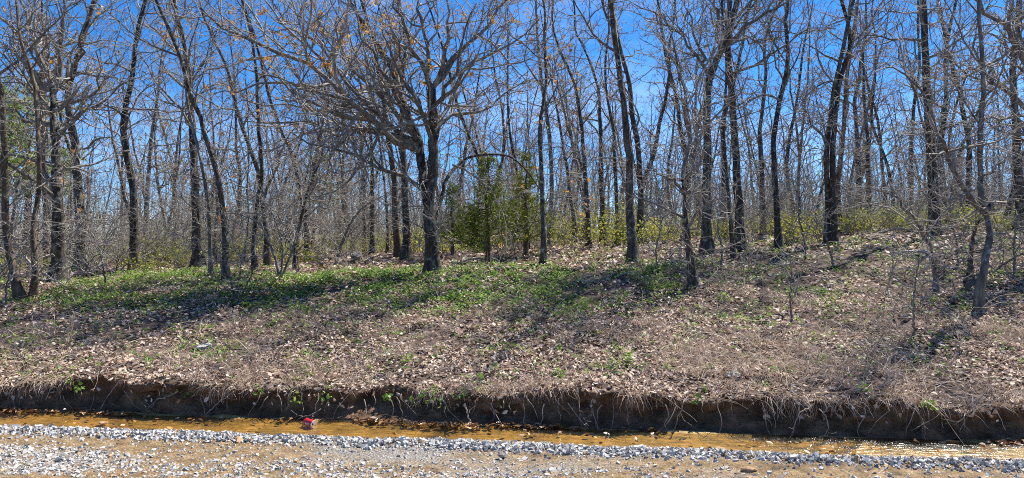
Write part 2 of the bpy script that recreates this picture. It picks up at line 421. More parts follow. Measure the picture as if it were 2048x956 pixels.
def leaf_quads(c, size, rng, flat=0.0, base_n=None, elong=1.7):
    """folded six-corner leaves: c (N,3) centres"""
    N = len(c)
    n = rng.normal(0, 1, (N, 3)); n = nrm(n)
    if flat > 0: n = nrm(n * (1 - flat) + (np.array([0, 0, 1.0]) if base_n is None else base_n) * flat * 1.6)
    a = nrm(np.cross(n, nrm(rng.normal(0, 1, (N, 3))))); b = np.cross(n, a)
    s = np.broadcast_to(np.asarray(size, float), (N,))[:, None]
    L = a * s * 0.5 * elong / 1.3; W = b * s * 0.5 / 1.3; Hn = n * s * rng.uniform(-0.15, 0.3, (N, 1))
    sk = rng.uniform(-0.25, 0.25, (N, 1))
    V = np.stack([c - L, c - L * 0.25 + W * 0.9 + Hn, c + L * 0.45 + W * 0.75 + Hn * 1.2, c + L + Hn * sk * 3, c + L * 0.4 - W * 0.8 + Hn * (1 + sk), c - L * 0.3 - W * 0.95 + Hn * (1 - sk)], 1)
    i = np.arange(N)[:, None] * 6
    Q = np.concatenate([i + np.array([[0, 1, 2, 3]]), i + np.array([[0, 3, 4, 5]])])
    return V.reshape(-1, 3), Q

TREE_N = [0]
def build_tree(name, label, cat, group, trunk, r0, r1, limbs=(), seed=1, height=None, nauto=12, tmin=0.35, lang=60, llen=2.2, lup=0.06,
               dens=(3.2, 4.5, 7.0), bark='bark', nlimb=8, twig='twig', leaves=None, base=None, cull=True, rtwig=0.0036, low=9, wig=0.20, leaf_mat='leaf_tan', leaf_p=0.1, leaf_sel=None, extra_trunks=(), flare=1.0, bup=0.05):
    rng = rng_(seed)
    trunk = np.asarray(trunk, float)
    base = trunk[0].copy() if base is None else np.asarray(base, float)
    if height is not None and trunk[-1, 2] - base[2] < height:           # grow on above the last given point
        d = nrm(trunk[-1] - trunk[-2]) * 0.6 + np.array([0, 0, 0.5]); p = trunk[-1]; ext = []
        while p[2] - base[2] < height:
            d = nrm(d + rng.normal(0, 0.13, 3) + np.array([0, 0, 0.10])); p = p + d * 0.7; ext.append(p)
        trunk = np.vstack([trunk, ext])
    trunks = [(trunk, r0, r1)] + [(np.asarray(t, float), a, b) for t, a, b in extra_trunks]
    root = empty(name, base, label, cat, group)
    nT = 34
    mb = MB(); TP = []; TR = []; TL = []
    for k, (t, a, b) in enumerate(trunks):
        P, L = resample(t, nT)
        P[1:-1, :2] += rng.normal(0, 0.005 + 0.022 * a, (nT - 2, 2))
        s = np.linspace(0, 1, nT)
        R = b + (a - b) * (1 - s) ** (1.2 if k == 0 and height else 0.8)
        if k == 0:
            h = s * L
            R = R * (1 + flare * np.exp(-h / 0.2)); P[0, 2] -= 0.12
        R = R * (1 + rng.normal(0, 0.03, nT))
        V, Qd = tube(P[None], R[None], 10 if a > 0.06 else 7, rng, 0.035); mb.add(V, Qd)
        TP.append(P); TR.append(R); TL.append(L)
    put('trunk', mb.mesh('trunk', base), M[bark], root)
    TP = np.array(TP); TR = np.array(TR); TL = np.array(TL)
    # limbs
    n1 = 9
    LP, LR, LL = [], [], []
    for pts, ra in limbs:
        P, L = resample(pts, n1 + 1); P[1:] += rng.normal(0, 0.035, (n1, 3))
        LP.append(P); LR.append(ra * np.linspace(1, 0.22, n1 + 1)); LL.append(L)
    if nauto:
        share = TL * (1 if len(TL) == 1 else 1.0) / TL.sum()
        S, D, L, R0 = sprout(TP, TR, np.full(len(TP), 1.0), max(2, nauto / len(TP)), tmin, 0.99, lang, 12, 1, 0.52, rng, 1, 1, 0.008, 2)
        hfrac = (S[:, 2] - base[2]) / max(TP[:, :, 2].max() - base[2], 1)
        L = llen * rng.uniform(0.6, 1.2, len(S)) * np.clip(1.15 - 0.65 * hfrac, 0.3, 1.1)
        R0 = np.clip(R0, 0.010, 0.019 * L + 0.014)
        P, R = grow(S, D, L, R0, n1, wig, lup, rng, 0.25)
        LP += list(P); LR += list(R); LL += list(L)
    if low:                                                   # thin dead side shoots low on the trunk
        S, D, L, R0 = sprout(TP, TR, np.full(len(TP), 1.0), low, 0.08, max(tmin, 0.3), 78, 14, 1, 0.2, rng, 1, 1, 0.006, 2)
        L = rng.uniform(0.5, 1.5, len(S)); R0 = np.clip(R0, 0.006, 0.012)
        P, R = grow(S, D, L, R0, n1, wig * 1.3, -0.03, rng, 0.3)
        LP += list(P); LR += list(R); LL += list(L)
    LP = np.array(LP); LR = np.array(LR); LL = np.array(LL)
    order = np.argsort(-LR[:, 0] * LL)
    for k in order[:nlimb]:
        m2 = MB(); V, Qd = tube(LP[k][None], LR[k][None], 7, rng, 0.04); m2.add(V, Qd)
        put('limb', m2.mesh('limb', base), M['limb'], root)
    cr = MB()
    rest = order[nlimb:]
    if len(rest): V, Qd = tube(LP[rest], LR[rest], 5); cr.add(V, Qd)
    # branches, sub-branches, twigs
    S, D, L, R0 = sprout(LP, LR, LL, dens[0], 0.12, 0.99, 50, 15, 0.55, 0.70, rng, 0.3, 1.9, 0.008, 3)
    BP, BR = grow(S, D, L, R0, 5, wig * 1.25, bup, rng, 0.35); V, Qd = tube(BP, BR, 4); cr.add(V, Qd)
    S, D, L2, R0 = sprout(BP, BR, L, dens[1], 0.1, 1.0, 46, 15, 0.6, 0.65, rng, 0.2, 1.0, rtwig * 1.55, 2)
    if cull:
        kp = in_frame(S, -260) | (rng.random(len(S)) < 0.35); S, D, L2, R0 = S[kp], D[kp], L2[kp], R0[kp]
    CP, CR = grow(S, D, L2, R0, 3, wig * 1.6, 0.03, rng, 0.5); V, Qd = tube(CP, CR, 3); cr.add(V, Qd)
    S, D, L3, R0 = sprout(CP, CR, L2, dens[2], 0.15, 1.0, 48, 16, 0.75, 0.75, rng, 0.12, 0.45, rtwig, 1)
    if cull:
        kp = in_frame(S, -40, 60) | (rng.random(len(S)) < 0.12); S, D, L3, R0 = S[kp], D[kp], L3[kp], R0[kp]
    if len(S):
        DP, DR = grow(S, D, L3, R0, 1, wig * 2.0, 0.04, rng, 0.45); V, Qd = tube(DP, DR, 3); cr.add(V, Qd)
        ends = DP[:, -1]
    else: ends = CP[:, -1]
    put('crown', cr.mesh('crown', base), M[twig], root)
    if leaves:
        sel = ends
        if leaf_sel is not None:
            d = np.maximum(sel[:, 1], 1); px = 1024 + sel[:, 0] / d * F; py = 478 - (sel[:, 2] - CAM_H) / d * F
            w = leaf_sel(px, py)
        else: w = np.ones(len(sel))
        sel = sel[rng.random(len(sel)) < w * leaf_p]
        if len(sel):
            c = np.repeat(sel, leaves, 0) + rng.normal(0, 0.035, (len(sel) * leaves, 3))
            V, Qd = leaf_quads(c, rng.uniform(0.035, 0.07, len(c)), rng)
            m3 = MB(); m3.add(V, Qd); put('leaves', m3.mesh('leaves', base, False), M[leaf_mat], root)
    TREE_N[0] += 1
    return root

def trunk_px(pts, d=None, rng=None, lean=0.0):
    """pixel path of a trunk -> points in the world; the base stands on the ground, the depth drifts along the way"""
    d0 = ground_hit(*pts[0]) if d is None else d
    out = []
    for i, (px, py) in enumerate(pts):
        dd = d0 + (0 if i == 0 else (rng.normal(0, 0.10) + lean * (pts[0][1] - py) / F * d0))
        p = PX(px, py, dd)
        if i == 0: p[2] = slope_h(p[0], p[1])
        out.append(p)
    return out, d0
def limb_px(pts, d0, dy, rng):
    n = len(pts)
    return np.array([PX(px, py, d0 + dy * (i / (n - 1)) ** 0.9 + (0 if i == 0 else rng.normal(0, 0.08))) for i, (px, py) in enumerate(pts)])

# --- the spreading oak in the middle
rg = rng_(5)
pts, D0 = trunk_px([(866, 549), (863, 500), (860, 450), (858, 405), (865, 350), (867, 290), (866, 230), (863, 178)], rng=rg)
MAIN_D = D0
st2 = limb_px([(858, 412), (850, 380), (845, 345), (840, 310), (836, 275), (820, 240), (804, 200), (785, 140), (762, 100), (735, 60), (705, 10), (690, -40)], D0, 0.8, rg)
st3 = limb_px([(866, 470), (876, 430), (884, 390), (896, 352), (915, 330), (940, 314), (980, 309), (1022, 314), (1056, 345), (1085, 386)], D0, 1.6, rg)
mm = F / D0
LB = [([(863, 182), (856, 110), (846, 50), (836, 0), (828, -70)], .8, .050), ([(866, 175), (881, 130), (895, 80), (892, 0), (896, -60)], -.5, .048),
      ([(868, 172), (905, 125), (940, 86), (985, 40), (1012, 0), (1040, -60)], .6, .046), ([(860, 170), (830, 110), (810, 60), (795, 20), (776, -40)], -.9, .048),
      ([(838, 300), (794, 281), (765, 255), (740, 240), (700, 202), (660, 163), (610, 118), (555, 95), (500, 80), (450, 58), (395, 10)], -1.6, .060),
      ([(838, 292), (790, 272), (745, 264), (700, 258), (650, 254), (610, 246), (555, 240), (490, 246)], .9, .048),
      ([(852, 385), (812, 362), (777, 346), (742, 321), (706, 303), (660, 303), (620, 284), (585, 268)], -.6, .044),
      ([(868, 262), (905, 232), (950, 221), (985, 205), (1015, 188), (1060, 160)], 1.0, .038), ([(866, 215), (900, 180), (935, 140), (975, 110), (1030, 85), (1070, 40)], -.8, .040),
      ([(836, 278), (800, 240), (760, 195), (715, 150), (680, 95), (640, 50), (610, 10)], .3, .050), ([(806, 203), (790, 150), (782, 90), (765, 40), (742, -20)], 1.1, .040),
      ([(905, 330), (940, 341), (970, 370), (995, 410), (1009, 450), (1013, 492)], -.5, .020), ([(740, 240), (690, 232), (640, 208), (590, 190), (540, 150), (480, 135)], -1.9, .036),
      ([(838, 285), (815, 235), (790, 180), (750, 120), (722, 60), (700, 0)], -1.0, .046), ([(866, 240), (885, 190), (915, 130), (930, 70), (950, 10)], -1.2, .040),
      ([(858, 440), (830, 450), (800, 430), (770, 425)], -.6, .016), ([(866, 250), (840, 215), (815, 170), (800, 110), (790, 60)], -1.3, .042), ([(700, 202), (660, 190), (600, 170), (545, 165), (470, 185), (420, 190)], -1.3, .034),
      ([(660, 163), (640, 120), (600, 75), (560, 40), (540, -10)], -1.0, .032), ([(838, 288), (800, 262), (750, 215), (690, 160), (640, 95), (585, 50), (540, 0)], .9, .046)]
build_tree('spreading_oak', 'broad bare oak with twin stems, the thick trunk left of the cedar, some withered leaves', 'tree', None, pts, 13.0 / mm, 8.5 / mm,
           [(limb_px(p, D0, dy, rg), r) for p, dy, r in LB], 11, height=None, nauto=8, tmin=0.5, lang=50, llen=2.4, dens=(3.0, 4.2, 9.5), nlimb=20, low=8,
           extra_trunks=((st2, 10.0 / mm, 0.02), (st3, 4.5 / mm, 0.010)), leaves=6, leaf_p=0.085, bup=0.15,
           leaf_sel=lambda px, py: np.where((py < 150) & (px < 900), 1.0, np.where(py < 230, 0.4, 0.06)))

# --- the other trees one can pick out; px paths from the base upwards, width at the base in px, options
H = lambda *a, **k: (a, k)
TREES = [
 H('oak_tree', 'slim trunk at the far left edge that curves and leans left from its foot', [(44, 598), (33, 565), (25, 530), (15, 480), (11, 400), (8, 310), (4, 200)], 15, height=7.5, nauto=12, llen=1.8, bark='bark_brown'),
 H('oak_tree', 'thin crooked trunk between the leaning far left tree and the big left oak', [(66, 592), (70, 555), (67, 490), (67, 445), (78, 390), (80, 330), (75, 240)], 12, height=6.0, nauto=10, llen=1.6, bark='bark_brown'),
 H('forked_oak', 'stout oak near the left edge whose crown fans into thick limbs', [(118, 568), (117, 500), (115, 400), (112, 310), (106, 240), (104, 170)], 27, leaves=4, leaf_p=0.016, height=None, nauto=7, llen=2.2, nlimb=12, dens=(3.6, 4.8, 11),
   limbs=[([(104, 180), (80, 165), (60, 130), (35, 70), (5, 30), (-30, 0)], -.6, .055), ([(104, 176), (84, 130), (66, 70), (50, 20), (30, -40)], .5, .055), ([(106, 185), (122, 120), (126, 60), (128, 0), (135, -60)], -.4, .055),
          ([(108, 230), (70, 190), (40, 120), (10, 90), (-40, 60)], .8, .045), ([(110, 250), (60, 240), (25, 225), (-20, 215)], -.5, .04), ([(106, 220), (140, 205), (190, 190), (204, 150), (192, 110), (212, 92)], -.7, .034),
          ([(105, 185), (135, 160), (160, 100), (165, 70), (178, 30)], -.9, .04)]),
 H('oak_tree', 'straight oak trunk just right of the stout forked left oak', [(160, 546), (160, 500), (158, 400), (150, 300), (141, 240), (136, 190), (150, 130), (162, 90)], 20, leaves=4, leaf_p=0.016, height=8.5, nauto=13, llen=2.4,
   limbs=[([(152, 310), (190, 280), (230, 270), (250, 235)], .4, .03), ([(146, 280), (120, 260), (70, 245), (20, 230)], -.8, .03)]),
 H('oak_tree', 'dark trunk with a slight bend beside the brush pile on the left', [(272, 543), (268, 480), (268, 400), (259, 335), (251, 290), (246, 245), (255, 200), (265, 150)], 17, height=8, nauto=13, llen=2.0,
   limbs=[([(251, 290), (225, 260), (195, 245), (180, 230)], -.3, .026)]),
 H('oak_tree', 'slim tree leaning right, immediately right of the dark bent trunk', [(290, 532), (292, 460), (295, 380), (301, 310), (307, 250), (316, 190), (322, 120)], 12, height=8.5, nauto=12, llen=1.8, bark='bark_grey'),
 H('slender_tree', 'very thin straight pole between the bent trunk and the second left oak', [(243, 522), (244, 440), (244, 350), (246, 260)], 7, height=7.5, nauto=9, llen=1.3, bark='bark_brown'),
 H('oak_tree', 'mossy brown trunk half hidden behind the stout forked left oak', [(95, 548), (92, 480), (90, 400), (88, 330), (84, 260)], 11, d=17.5, height=8, nauto=12, llen=1.9, bark='bark_brown'),
 H('oak_tree', 'upright oak with reddish bark, left of the leaning grey tree pair', [(396, 536), (393, 450), (390, 370), (388, 310), (384, 240), (375, 180), (371, 100)], 20, leaves=4, leaf_p=0.016, height=9, nauto=15, llen=2.4,
   limbs=[([(386, 260), (360, 220), (335, 190), (322, 170), (290, 120), (240, 70)], -.9, .032), ([(388, 300), (410, 270), (440, 250), (470, 215)], .8, .03)]),
 H('slender_tree', 'thin grey stem right beside the reddish oak', [(422, 558), (420, 500), (418, 430), (410, 370), (404, 330), (392, 280)], 8, height=6.5, nauto=9, llen=1.5, bark='bark_grey'),
 H('leaning_oak', 'oak trunk leaning left above the bare shrub, thicker higher up', [(455, 565), (451, 500), (448, 440), (443, 400), (435, 350), (424, 312), (412, 275), (402, 235), (380, 190)], 13, leaves=4, leaf_p=0.016, height=8, nauto=13, llen=2.0),
 H('slender_tree', 'thin upright tree behind the bare multi-stemmed shrub', [(509, 548), (508, 480), (514, 410), (523, 360), (522, 300)], 10, height=7, nauto=10, llen=1.6),
 H('forked_tree', 'slim dark tree whose stem splits in a wide V over the green patch', [(536, 534), (533, 460), (525, 400), (519, 350), (506, 312), (496, 285), (480, 240), (470, 200)], 12, height=7.5, nauto=10, llen=1.7,
   limbs=[([(527, 400), (540, 365), (555, 330), (570, 285), (592, 250), (600, 225)], -.5, .035)]),
 H('crooked_tree', 'low crooked tree with several thin stems left of the main oak', [(591, 543), (590, 490), (604, 430), (619, 372), (640, 320), (650, 280)], 8, height=None, nauto=9, llen=1.3, low=8,
   limbs=[([(590, 510), (578, 465), (560, 445), (535, 435)], -.5, .022), ([(591, 530), (572, 490), (556, 450), (552, 400)], .3, .02), ([(592, 520), (608, 480), (596, 420), (590, 370)], .5, .018)]),
 H('oak_tree', 'left one of the two dark trunks standing close together left of the main oak', [(799, 514), (793, 470), (790, 420), (788, 350), (780, 300), (772, 240), (764, 180)], 14, height=9, nauto=13, llen=2.0, bark='bark_brown'),
 H('oak_tree', 'right one of the two dark trunks standing close together left of the main oak', [(813, 518), (812, 450), (810, 400), (808, 330), (806, 280), (803, 200)], 16, height=9, nauto=12, llen=1.9),
 H('oak_tree', 'dark trunk behind the grey boulder left of the main oak', [(745, 486), (744, 430), (745, 350), (742, 280), (738, 200)], 10, d=21, height=9, nauto=13, llen=2.0),
 H('slender_tree', 'dark pole directly above the grey boulder', [(729, 484), (728, 430), (727, 350), (722, 270)], 8, d=22.5, height=9, nauto=11, llen=1.8),
 H('slender_tree', 'thin tree with a lean right of the grey boulder', [(776, 490), (774, 430), (768, 360), (760, 290)], 7, d=21.5, height=8.5, nauto=11, llen=1.8),
 H('oak_tree', 'straight slim trunk just right of the pale cedar', [(1087, 529), (1087, 480), (1085, 400), (1083, 330), (1080, 260), (1092, 160)], 12, height=7.5, nauto=13, llen=1.9, leaves=4, leaf_p=0.10),
 H('slender_tree', 'thin bent stem with tan leaves behind the low tan stone', [(1150, 488), (1148, 440), (1140, 390), (1135, 340), (1127, 300), (1118, 240), (1108, 190)], 9, height=7.5, nauto=12, llen=1.9, leaves=5, leaf_p=0.16, leaf_sel=lambda px, py: ((py > 210) & (py < 330)) * 1.0),
 H('oak_tree', 'slim tree forking high up, second trunk right of the low tan stone', [(1178, 494), (1175, 430), (1172, 380), (1168, 310), (1162, 240), (1150, 170), (1138, 140), (1120, 100), (1107, 60)], 11, height=9, nauto=13, llen=2.0,
   limbs=[([(1158, 210), (1150, 160), (1160, 110), (1172, 60)], .3, .024)]),
 H('oak_tree', 'slim tree with a tuft of tan leaves, left of the tall straight dark trunk', [(1207, 484), (1205, 430), (1203, 380), (1202, 300), (1200, 230), (1197, 180), (1180, 125), (1165, 90), (1150, 60)], 11, height=9, nauto=13, llen=1.9, leaves=4, leaf_p=0.05),
 H('tall_oak', 'tall straight dark trunk standing alone right of centre at the edge of the green patch', [(1266, 526), (1263, 470), (1260, 400), (1258, 310), (1254, 280), (1248, 210), (1240, 150), (1230, 80), (1224, 30), (1218, -20)], 18, height=9, nauto=16, tmin=0.42, llen=2.2, low=7),
 H('slender_tree', 'dark pole close behind the tall straight dark trunk on its left', [(1236, 472), (1233, 400), (1230, 330), (1226, 250)], 9, d=21, height=9, nauto=12, llen=1.8),
 H('oak_tree', 'dark tree bending right behind the tall straight dark trunk', [(1278, 466), (1280, 410), (1286, 370), (1296, 338), (1310, 300), (1318, 250)], 11, d=20, height=8.5, nauto=13, llen=2.0),
 H('knobby_tree', 'short leaning trunk with a knobby fork, nearest the road right of centre', [(1388, 579), (1382, 530), (1376, 480), (1372, 430), (1368, 385), (1366, 358)], 17, height=None, nauto=6, tmin=0.5, llen=1.3, low=9, nlimb=9,
   limbs=[([(1366, 362), (1375, 310), (1378, 270), (1372, 220), (1369, 180), (1358, 130), (1343, 80), (1330, 30)], .4, .036), ([(1368, 370), (1392, 320), (1392, 260), (1402, 200), (1410, 130)], -.4, .026), ([(1368, 385), (1345, 362), (1322, 352), (1300, 340)], -.5, .022),
          ([(1376, 460), (1420, 430), (1465, 428), (1520, 405)], -.5, .014), ([(1384, 520), (1430, 495), (1480, 505), (1530, 520)], -.5, .012)]),
 H('tall_oak', 'thick upright trunk behind the knobby leaning tree, merging into a massive crown', [(1415, 506), (1413, 440), (1412, 370), (1415, 310), (1413, 260), (1415, 200), (1420, 155), (1440, 108), (1455, 68), (1470, 20), (1480, -40)], 20, height=9.5, nauto=9, tmin=0.45, llen=2.2, nlimb=12,
   limbs=[([(1440, 108), (1437, 60), (1428, 20), (1415, -40)], -.4, .05), ([(1442, 104), (1480, 62), (1520, 32), (1565, 8), (1610, -20)], -.7, .042), ([(1445, 95), (1490, 78), (1545, 80), (1580, 60)], .5, .03), ([(1420, 160), (1390, 110), (1350, 60), (1300, 30), (1262, -5)], -.6, .034),
          ([(1420, 150), (1395, 90), (1375, 30), (1360, -30)], .5, .036)]),
 H('oak_tree', 'second thick upright trunk, right of the one behind the knobby tree', [(1481, 502), (1480, 440), (1475, 380), (1472, 310), (1468, 260), (1465, 200), (1460, 150), (1456, 100)], 18, height=9.5, nauto=14, llen=2.1),
 H('slender_tree', 'thin dark stem between the two thick upright trunks', [(1467, 514), (1460, 430), (1457, 380), (1452, 330), (1448, 270)], 8, height=6.5, nauto=10, llen=1.4),
 H('oak_tree', 'dark trunk standing back between the two thick upright trunks', [(1450, 470), (1447, 400), (1448, 330), (1445, 250)], 12, d=19, height=9, nauto=13, llen=1.9),
 H('oak_tree', 'slim dark trunk right of the two thick trunks, curving right at the top', [(1559, 501), (1555, 450), (1553, 400), (1550, 350), (1547, 305), (1550, 260), (1560, 200), (1571, 150), (1576, 100), (1570, 50), (1575, 10)], 13, height=9, nauto=14, llen=2.1,
   limbs=[([(1560, 200), (1520, 190), (1480, 215), (1430, 235)], -.6, .026)]),
 H('slender_tree', 'dark pole just left of the slim curving trunk', [(1528, 476), (1525, 400), (1524, 330), (1520, 260)], 11, d=18, height=8.5, nauto=12, llen=1.8),
 H('oak_tree', 'left stem of the close twin dark trunks beside the reddish boulder', [(1656, 490), (1655, 400), (1652, 330), (1655, 280), (1668, 180), (1676, 140), (1690, 80), (1706, 0)], 12, height=9, nauto=13, llen=2.1,
   limbs=[([(1653, 290), (1640, 270), (1612, 222), (1600, 192), (1570, 190)], -.5, .026)]),
 H('oak_tree', 'right stem of the close twin dark trunks beside the reddish boulder', [(1669, 491), (1666, 400), (1664, 320), (1671, 220), (1682, 150), (1700, 90)], 13, height=9, nauto=13, llen=2.0),
 H('oak_tree', 'dark trunk rising behind the brush mound, on its left', [(1737, 440), (1737, 370), (1735, 310), (1733, 250), (1728, 190)], 10, d=24, height=9, nauto=13, llen=2.0),
 H('oak_tree', 'thick dark trunk far back left of the brush mound', [(1718, 432), (1718, 370), (1716, 310), (1712, 240)], 12, d=26, height=9, nauto=12, llen=2.0),
 H('leaning_oak', 'thin tree leaning left behind the brush mound', [(1790, 446), (1785, 390), (1779, 350), (1769, 310), (1757, 285), (1745, 250)], 8, d=23, height=8, nauto=12, llen=1.9),
 H('oak_tree', 'straight dark trunk between the brush mound and the big right pair', [(1822, 440), (1822, 360), (1822, 310), (1826, 250), (1830, 190)], 10, d=23, height=9, nauto=13, llen=2.0),
 H('tall_oak', 'tall thick trunk at the right, left one of the big dark pair', [(1872, 471), (1868, 420), (1866, 350), (1862, 300), (1857, 240), (1853, 170), (1850, 100), (1848, 50), (1846, -10)], 20, height=10, nauto=16, llen=2.3,
   limbs=[([(1852, 150), (1890, 110), (1920, 60), (1950, 20)], -.5, .03), ([(1855, 200), (1820, 160), (1800, 110), (1780, 60)], -.6, .03)]),
 H('tall_oak', 'dark trunk leaning a little left, right one of the big dark pair', [(1897, 461), (1890, 400), (1884, 350), (1880, 300), (1886, 250), (1892, 180)], 14, height=9, nauto=14, llen=2.2),
 H('crooked_oak', 'crooked forked tree near the road at the right, with a cut knot at its fork', [(1955, 627), (1962, 570), (1971, 520), (1979, 472), (1972, 425), (1962, 390), (1962, 340), (1960, 290), (1962, 240), (1967, 190)], 15, height=5.2, nauto=10, tmin=0.42, llen=1.6, low=5, nlimb=10, bark='bark_grey',
   limbs=[([(1970, 428), (1948, 408), (1930, 388), (1910, 350), (1894, 308), (1872, 250), (1850, 190), (1812, 150), (1765, 118)], -.5, .034), ([(1973, 424), (1983, 410), (1990, 404)], -.2, .04), ([(1962, 350), (2000, 330), (2050, 300)], -.5, .016), ([(1970, 420), (2010, 424), (2060, 426)], -.5, .014)]),
 H('dead_stub_tree', 'short dead stem beside the crooked forked tree, on its left', [(1941, 560), (1941, 520), (1944, 490), (1950, 458), (1958, 442)], 9, height=None, nauto=4, tmin=0.6, llen=0.6, low=4, nlimb=3, bark='bark_brown'),
 H('bent_sapling', 'thin grey stem whose long bough bends sharply up to the left', [(1873, 592), (1870, 550), (1865, 512), (1862, 484)], 8, height=None, nauto=2, tmin=0.7, llen=0.7, low=3, nlimb=4, bark='bark_grey',
   limbs=[([(1862, 490), (1843, 458), (1826, 432), (1806, 412), (1780, 396), (1750, 372), (1732, 358)], -.3, .024), ([(1826, 432), (1818, 400), (1790, 370)], .3, .012)]),
 H('tall_oak', 'dark trunk at the right edge of the picture', [(2040, 476), (2040, 400), (2035, 320), (2031, 240), (2026, 160)], 18, d=17, height=9.5, nauto=14, llen=2.2),
 H('massive_oak', 'huge oak just past the right edge, sending dark heavy limbs in', [(2110, 540), (2108, 450), (2100, 350), (2094, 270), (2090, 200)], 34, d=11.5, height=None, nauto=5, llen=2.0, nlimb=9,
   limbs=[([(2092, 230), (2060, 160), (2040, 110), (2018, 62), (1992, 34), (1962, 8), (1950, -30)], -.4, .065), ([(2094, 260), (2050, 206), (2010, 186), (1978, 155), (1955, 118), (1940, 70)], .5, .05), ([(2090, 205), (2075, 130), (2060, 50), (2050, -30)], .3, .06), ([(2090, 210), (2120, 130), (2150, 50), (2180, -30)], .3, .06),
          ([(2010, 60), (2020, 25), (2014, -10)], -.2, .03)]),
]
def add_tree(k, a, kw):
    name, label, path, w = a
    kw = dict(kw); r = rng_(300 + k)
    d = kw.pop('d', None)
    pts, d0 = trunk_px(path, d, r, kw.pop('lean', r.normal(0, 0.05)))
    m = F / d0
    limbs = [(limb_px(p, d0, dy, r), rr) for p, dy, rr in kw.pop('limbs', ())]
    r0 = w / 2 / m
    kw['nauto'] = int(round(kw.get('nauto', 12) * 1.25)); kw.setdefault('nlimb', 5); kw.setdefault('tmin', 0.34)
    kw.setdefault('dens', (3.8, 5.2, 12.0) if d0 < 16 else (3.5, 4.6, 9.0))
    build_tree(name, label, 'tree', 'bare trees at the edge of the wood', pts, r0, max(0.012, r0 * 0.22), limbs, 400 + k, **kw)
for k, (a, kw) in enumerate(TREES): add_tree(k, a, kw)

# --- saplings and bare shrubs
def sapling(name, label, cat, path, w, seed, n=5, llen=0.7, d=None, extra=(), group='bare saplings on the slope', dens=(3.2, 4.5, 4)):
    r = rng_(seed); pts, d0 = trunk_px(path, d, r); m = F / d0
    ex = tuple((limb_px(p, d0, dy, r), ww / 2 / m, 0.004) for p, dy, ww in extra)
    build_tree(name, label, cat, group, pts, w / 2 / m, 0.004, (), seed + 1, nauto=n, tmin=0.2, llen=llen, nlimb=0, low=0, dens=dens, bark='bark_grey', extra_trunks=ex, flare=0.15)
sapling('sapling', 'thin bare sapling alone on the leafy slope, right of the knobby leaning tree', 'sapling', [(1583, 655), (1581, 590), (1583, 545), (1580, 508)], 4, 601, 4, 0.4)
sapling('sapling', 'thin branched sapling left of the thin grey bent stem, lower on the slope', 'sapling', [(1829, 678), (1827, 620), (1829, 580), (1836, 530), (1838, 500)], 4.5, 603, 7, 0.6)
sapling('sapling', 'small dark sapling below the close twin dark trunks', 'sapling', [(1668, 540), (1662, 510), (1650, 470), (1640, 430)], 5, 605, 6, 0.7)
sapling('sapling', 'thin sapling near the right edge beyond the crooked forked tree', 'sapling', [(2030, 552), (2028, 500), (2030, 460), (2040, 410)], 5, 607, 6, 0.8)
sapling('bare_shrub', 'bare multi-stemmed shrub at the near edge of the green patch on the left', 'shrub', [(478, 609), (468, 585), (458, 550), (448, 510), (440, 470)], 5, 609, 9, 0.8, extra=(([(478, 607), (490, 575), (505, 545), (512, 510)], -.3, 4), ([(477, 606), (477, 570), (482, 530), (476, 490)], .3, 4), ([(476, 606), (455, 580), (436, 560), (420, 530)], .2, 4)))
sapling('bare_shrub', 'bare arching shrub with pale twigs spread between the leaning oak and the V tree', 'shrub', [(560, 560), (548, 510), (520, 450), (480, 430), (440, 425)], 6, 611, 14, 1.2, extra=(([(561, 558), (585, 500), (600, 450), (640, 410)], -.3, 5), ([(560, 558), (565, 500), (550, 440), (520, 400)], .3, 5)))
sapling('sapling', 'slanting young stem left of the paired dark trunks', 'sapling', [(668, 510), (690, 470), (712, 430), (740, 405), (780, 385)], 7, 613, 7, 0.9, d=16)
sapling('sapling', 'thin twiggy sapling in front of the stout forked left oak', 'sapling', [(212, 575), (206, 530), (196, 490), (175, 460)], 4, 615, 8, 0.8)
sapling('sapling', 'thin twiggy sapling low at the left edge', 'sapling', [(12, 612), (14, 570), (22, 520), (12, 460)], 4, 617, 8, 0.8)
sapling('sapling', 'twiggy sapling in front of the two thick upright trunks', 'sapling', [(1440, 545), (1444, 500), (1436, 450), (1450, 400)], 4, 619, 9, 0.9)
sapling('sapling', 'twiggy sapling between the slim curving trunk and the close twin trunks', 'sapling', [(1612, 520), (1606, 470), (1596, 420), (1610, 370)], 4, 621, 10, 0.9)
sapling('sapling', 'twiggy sapling right of the bent grey stem in the right thicket', 'sapling', [(1916, 540), (1912, 480), (1900, 420), (1908, 350)], 4.5, 623, 10, 1.0)
sapling('sapling', 'twiggy young stem low between the slim trunk and the tall straight dark trunk', 'sapling', [(1316, 545), (1312, 500), (1322, 450), (1312, 400)], 3.5, 625, 9, 0.8)

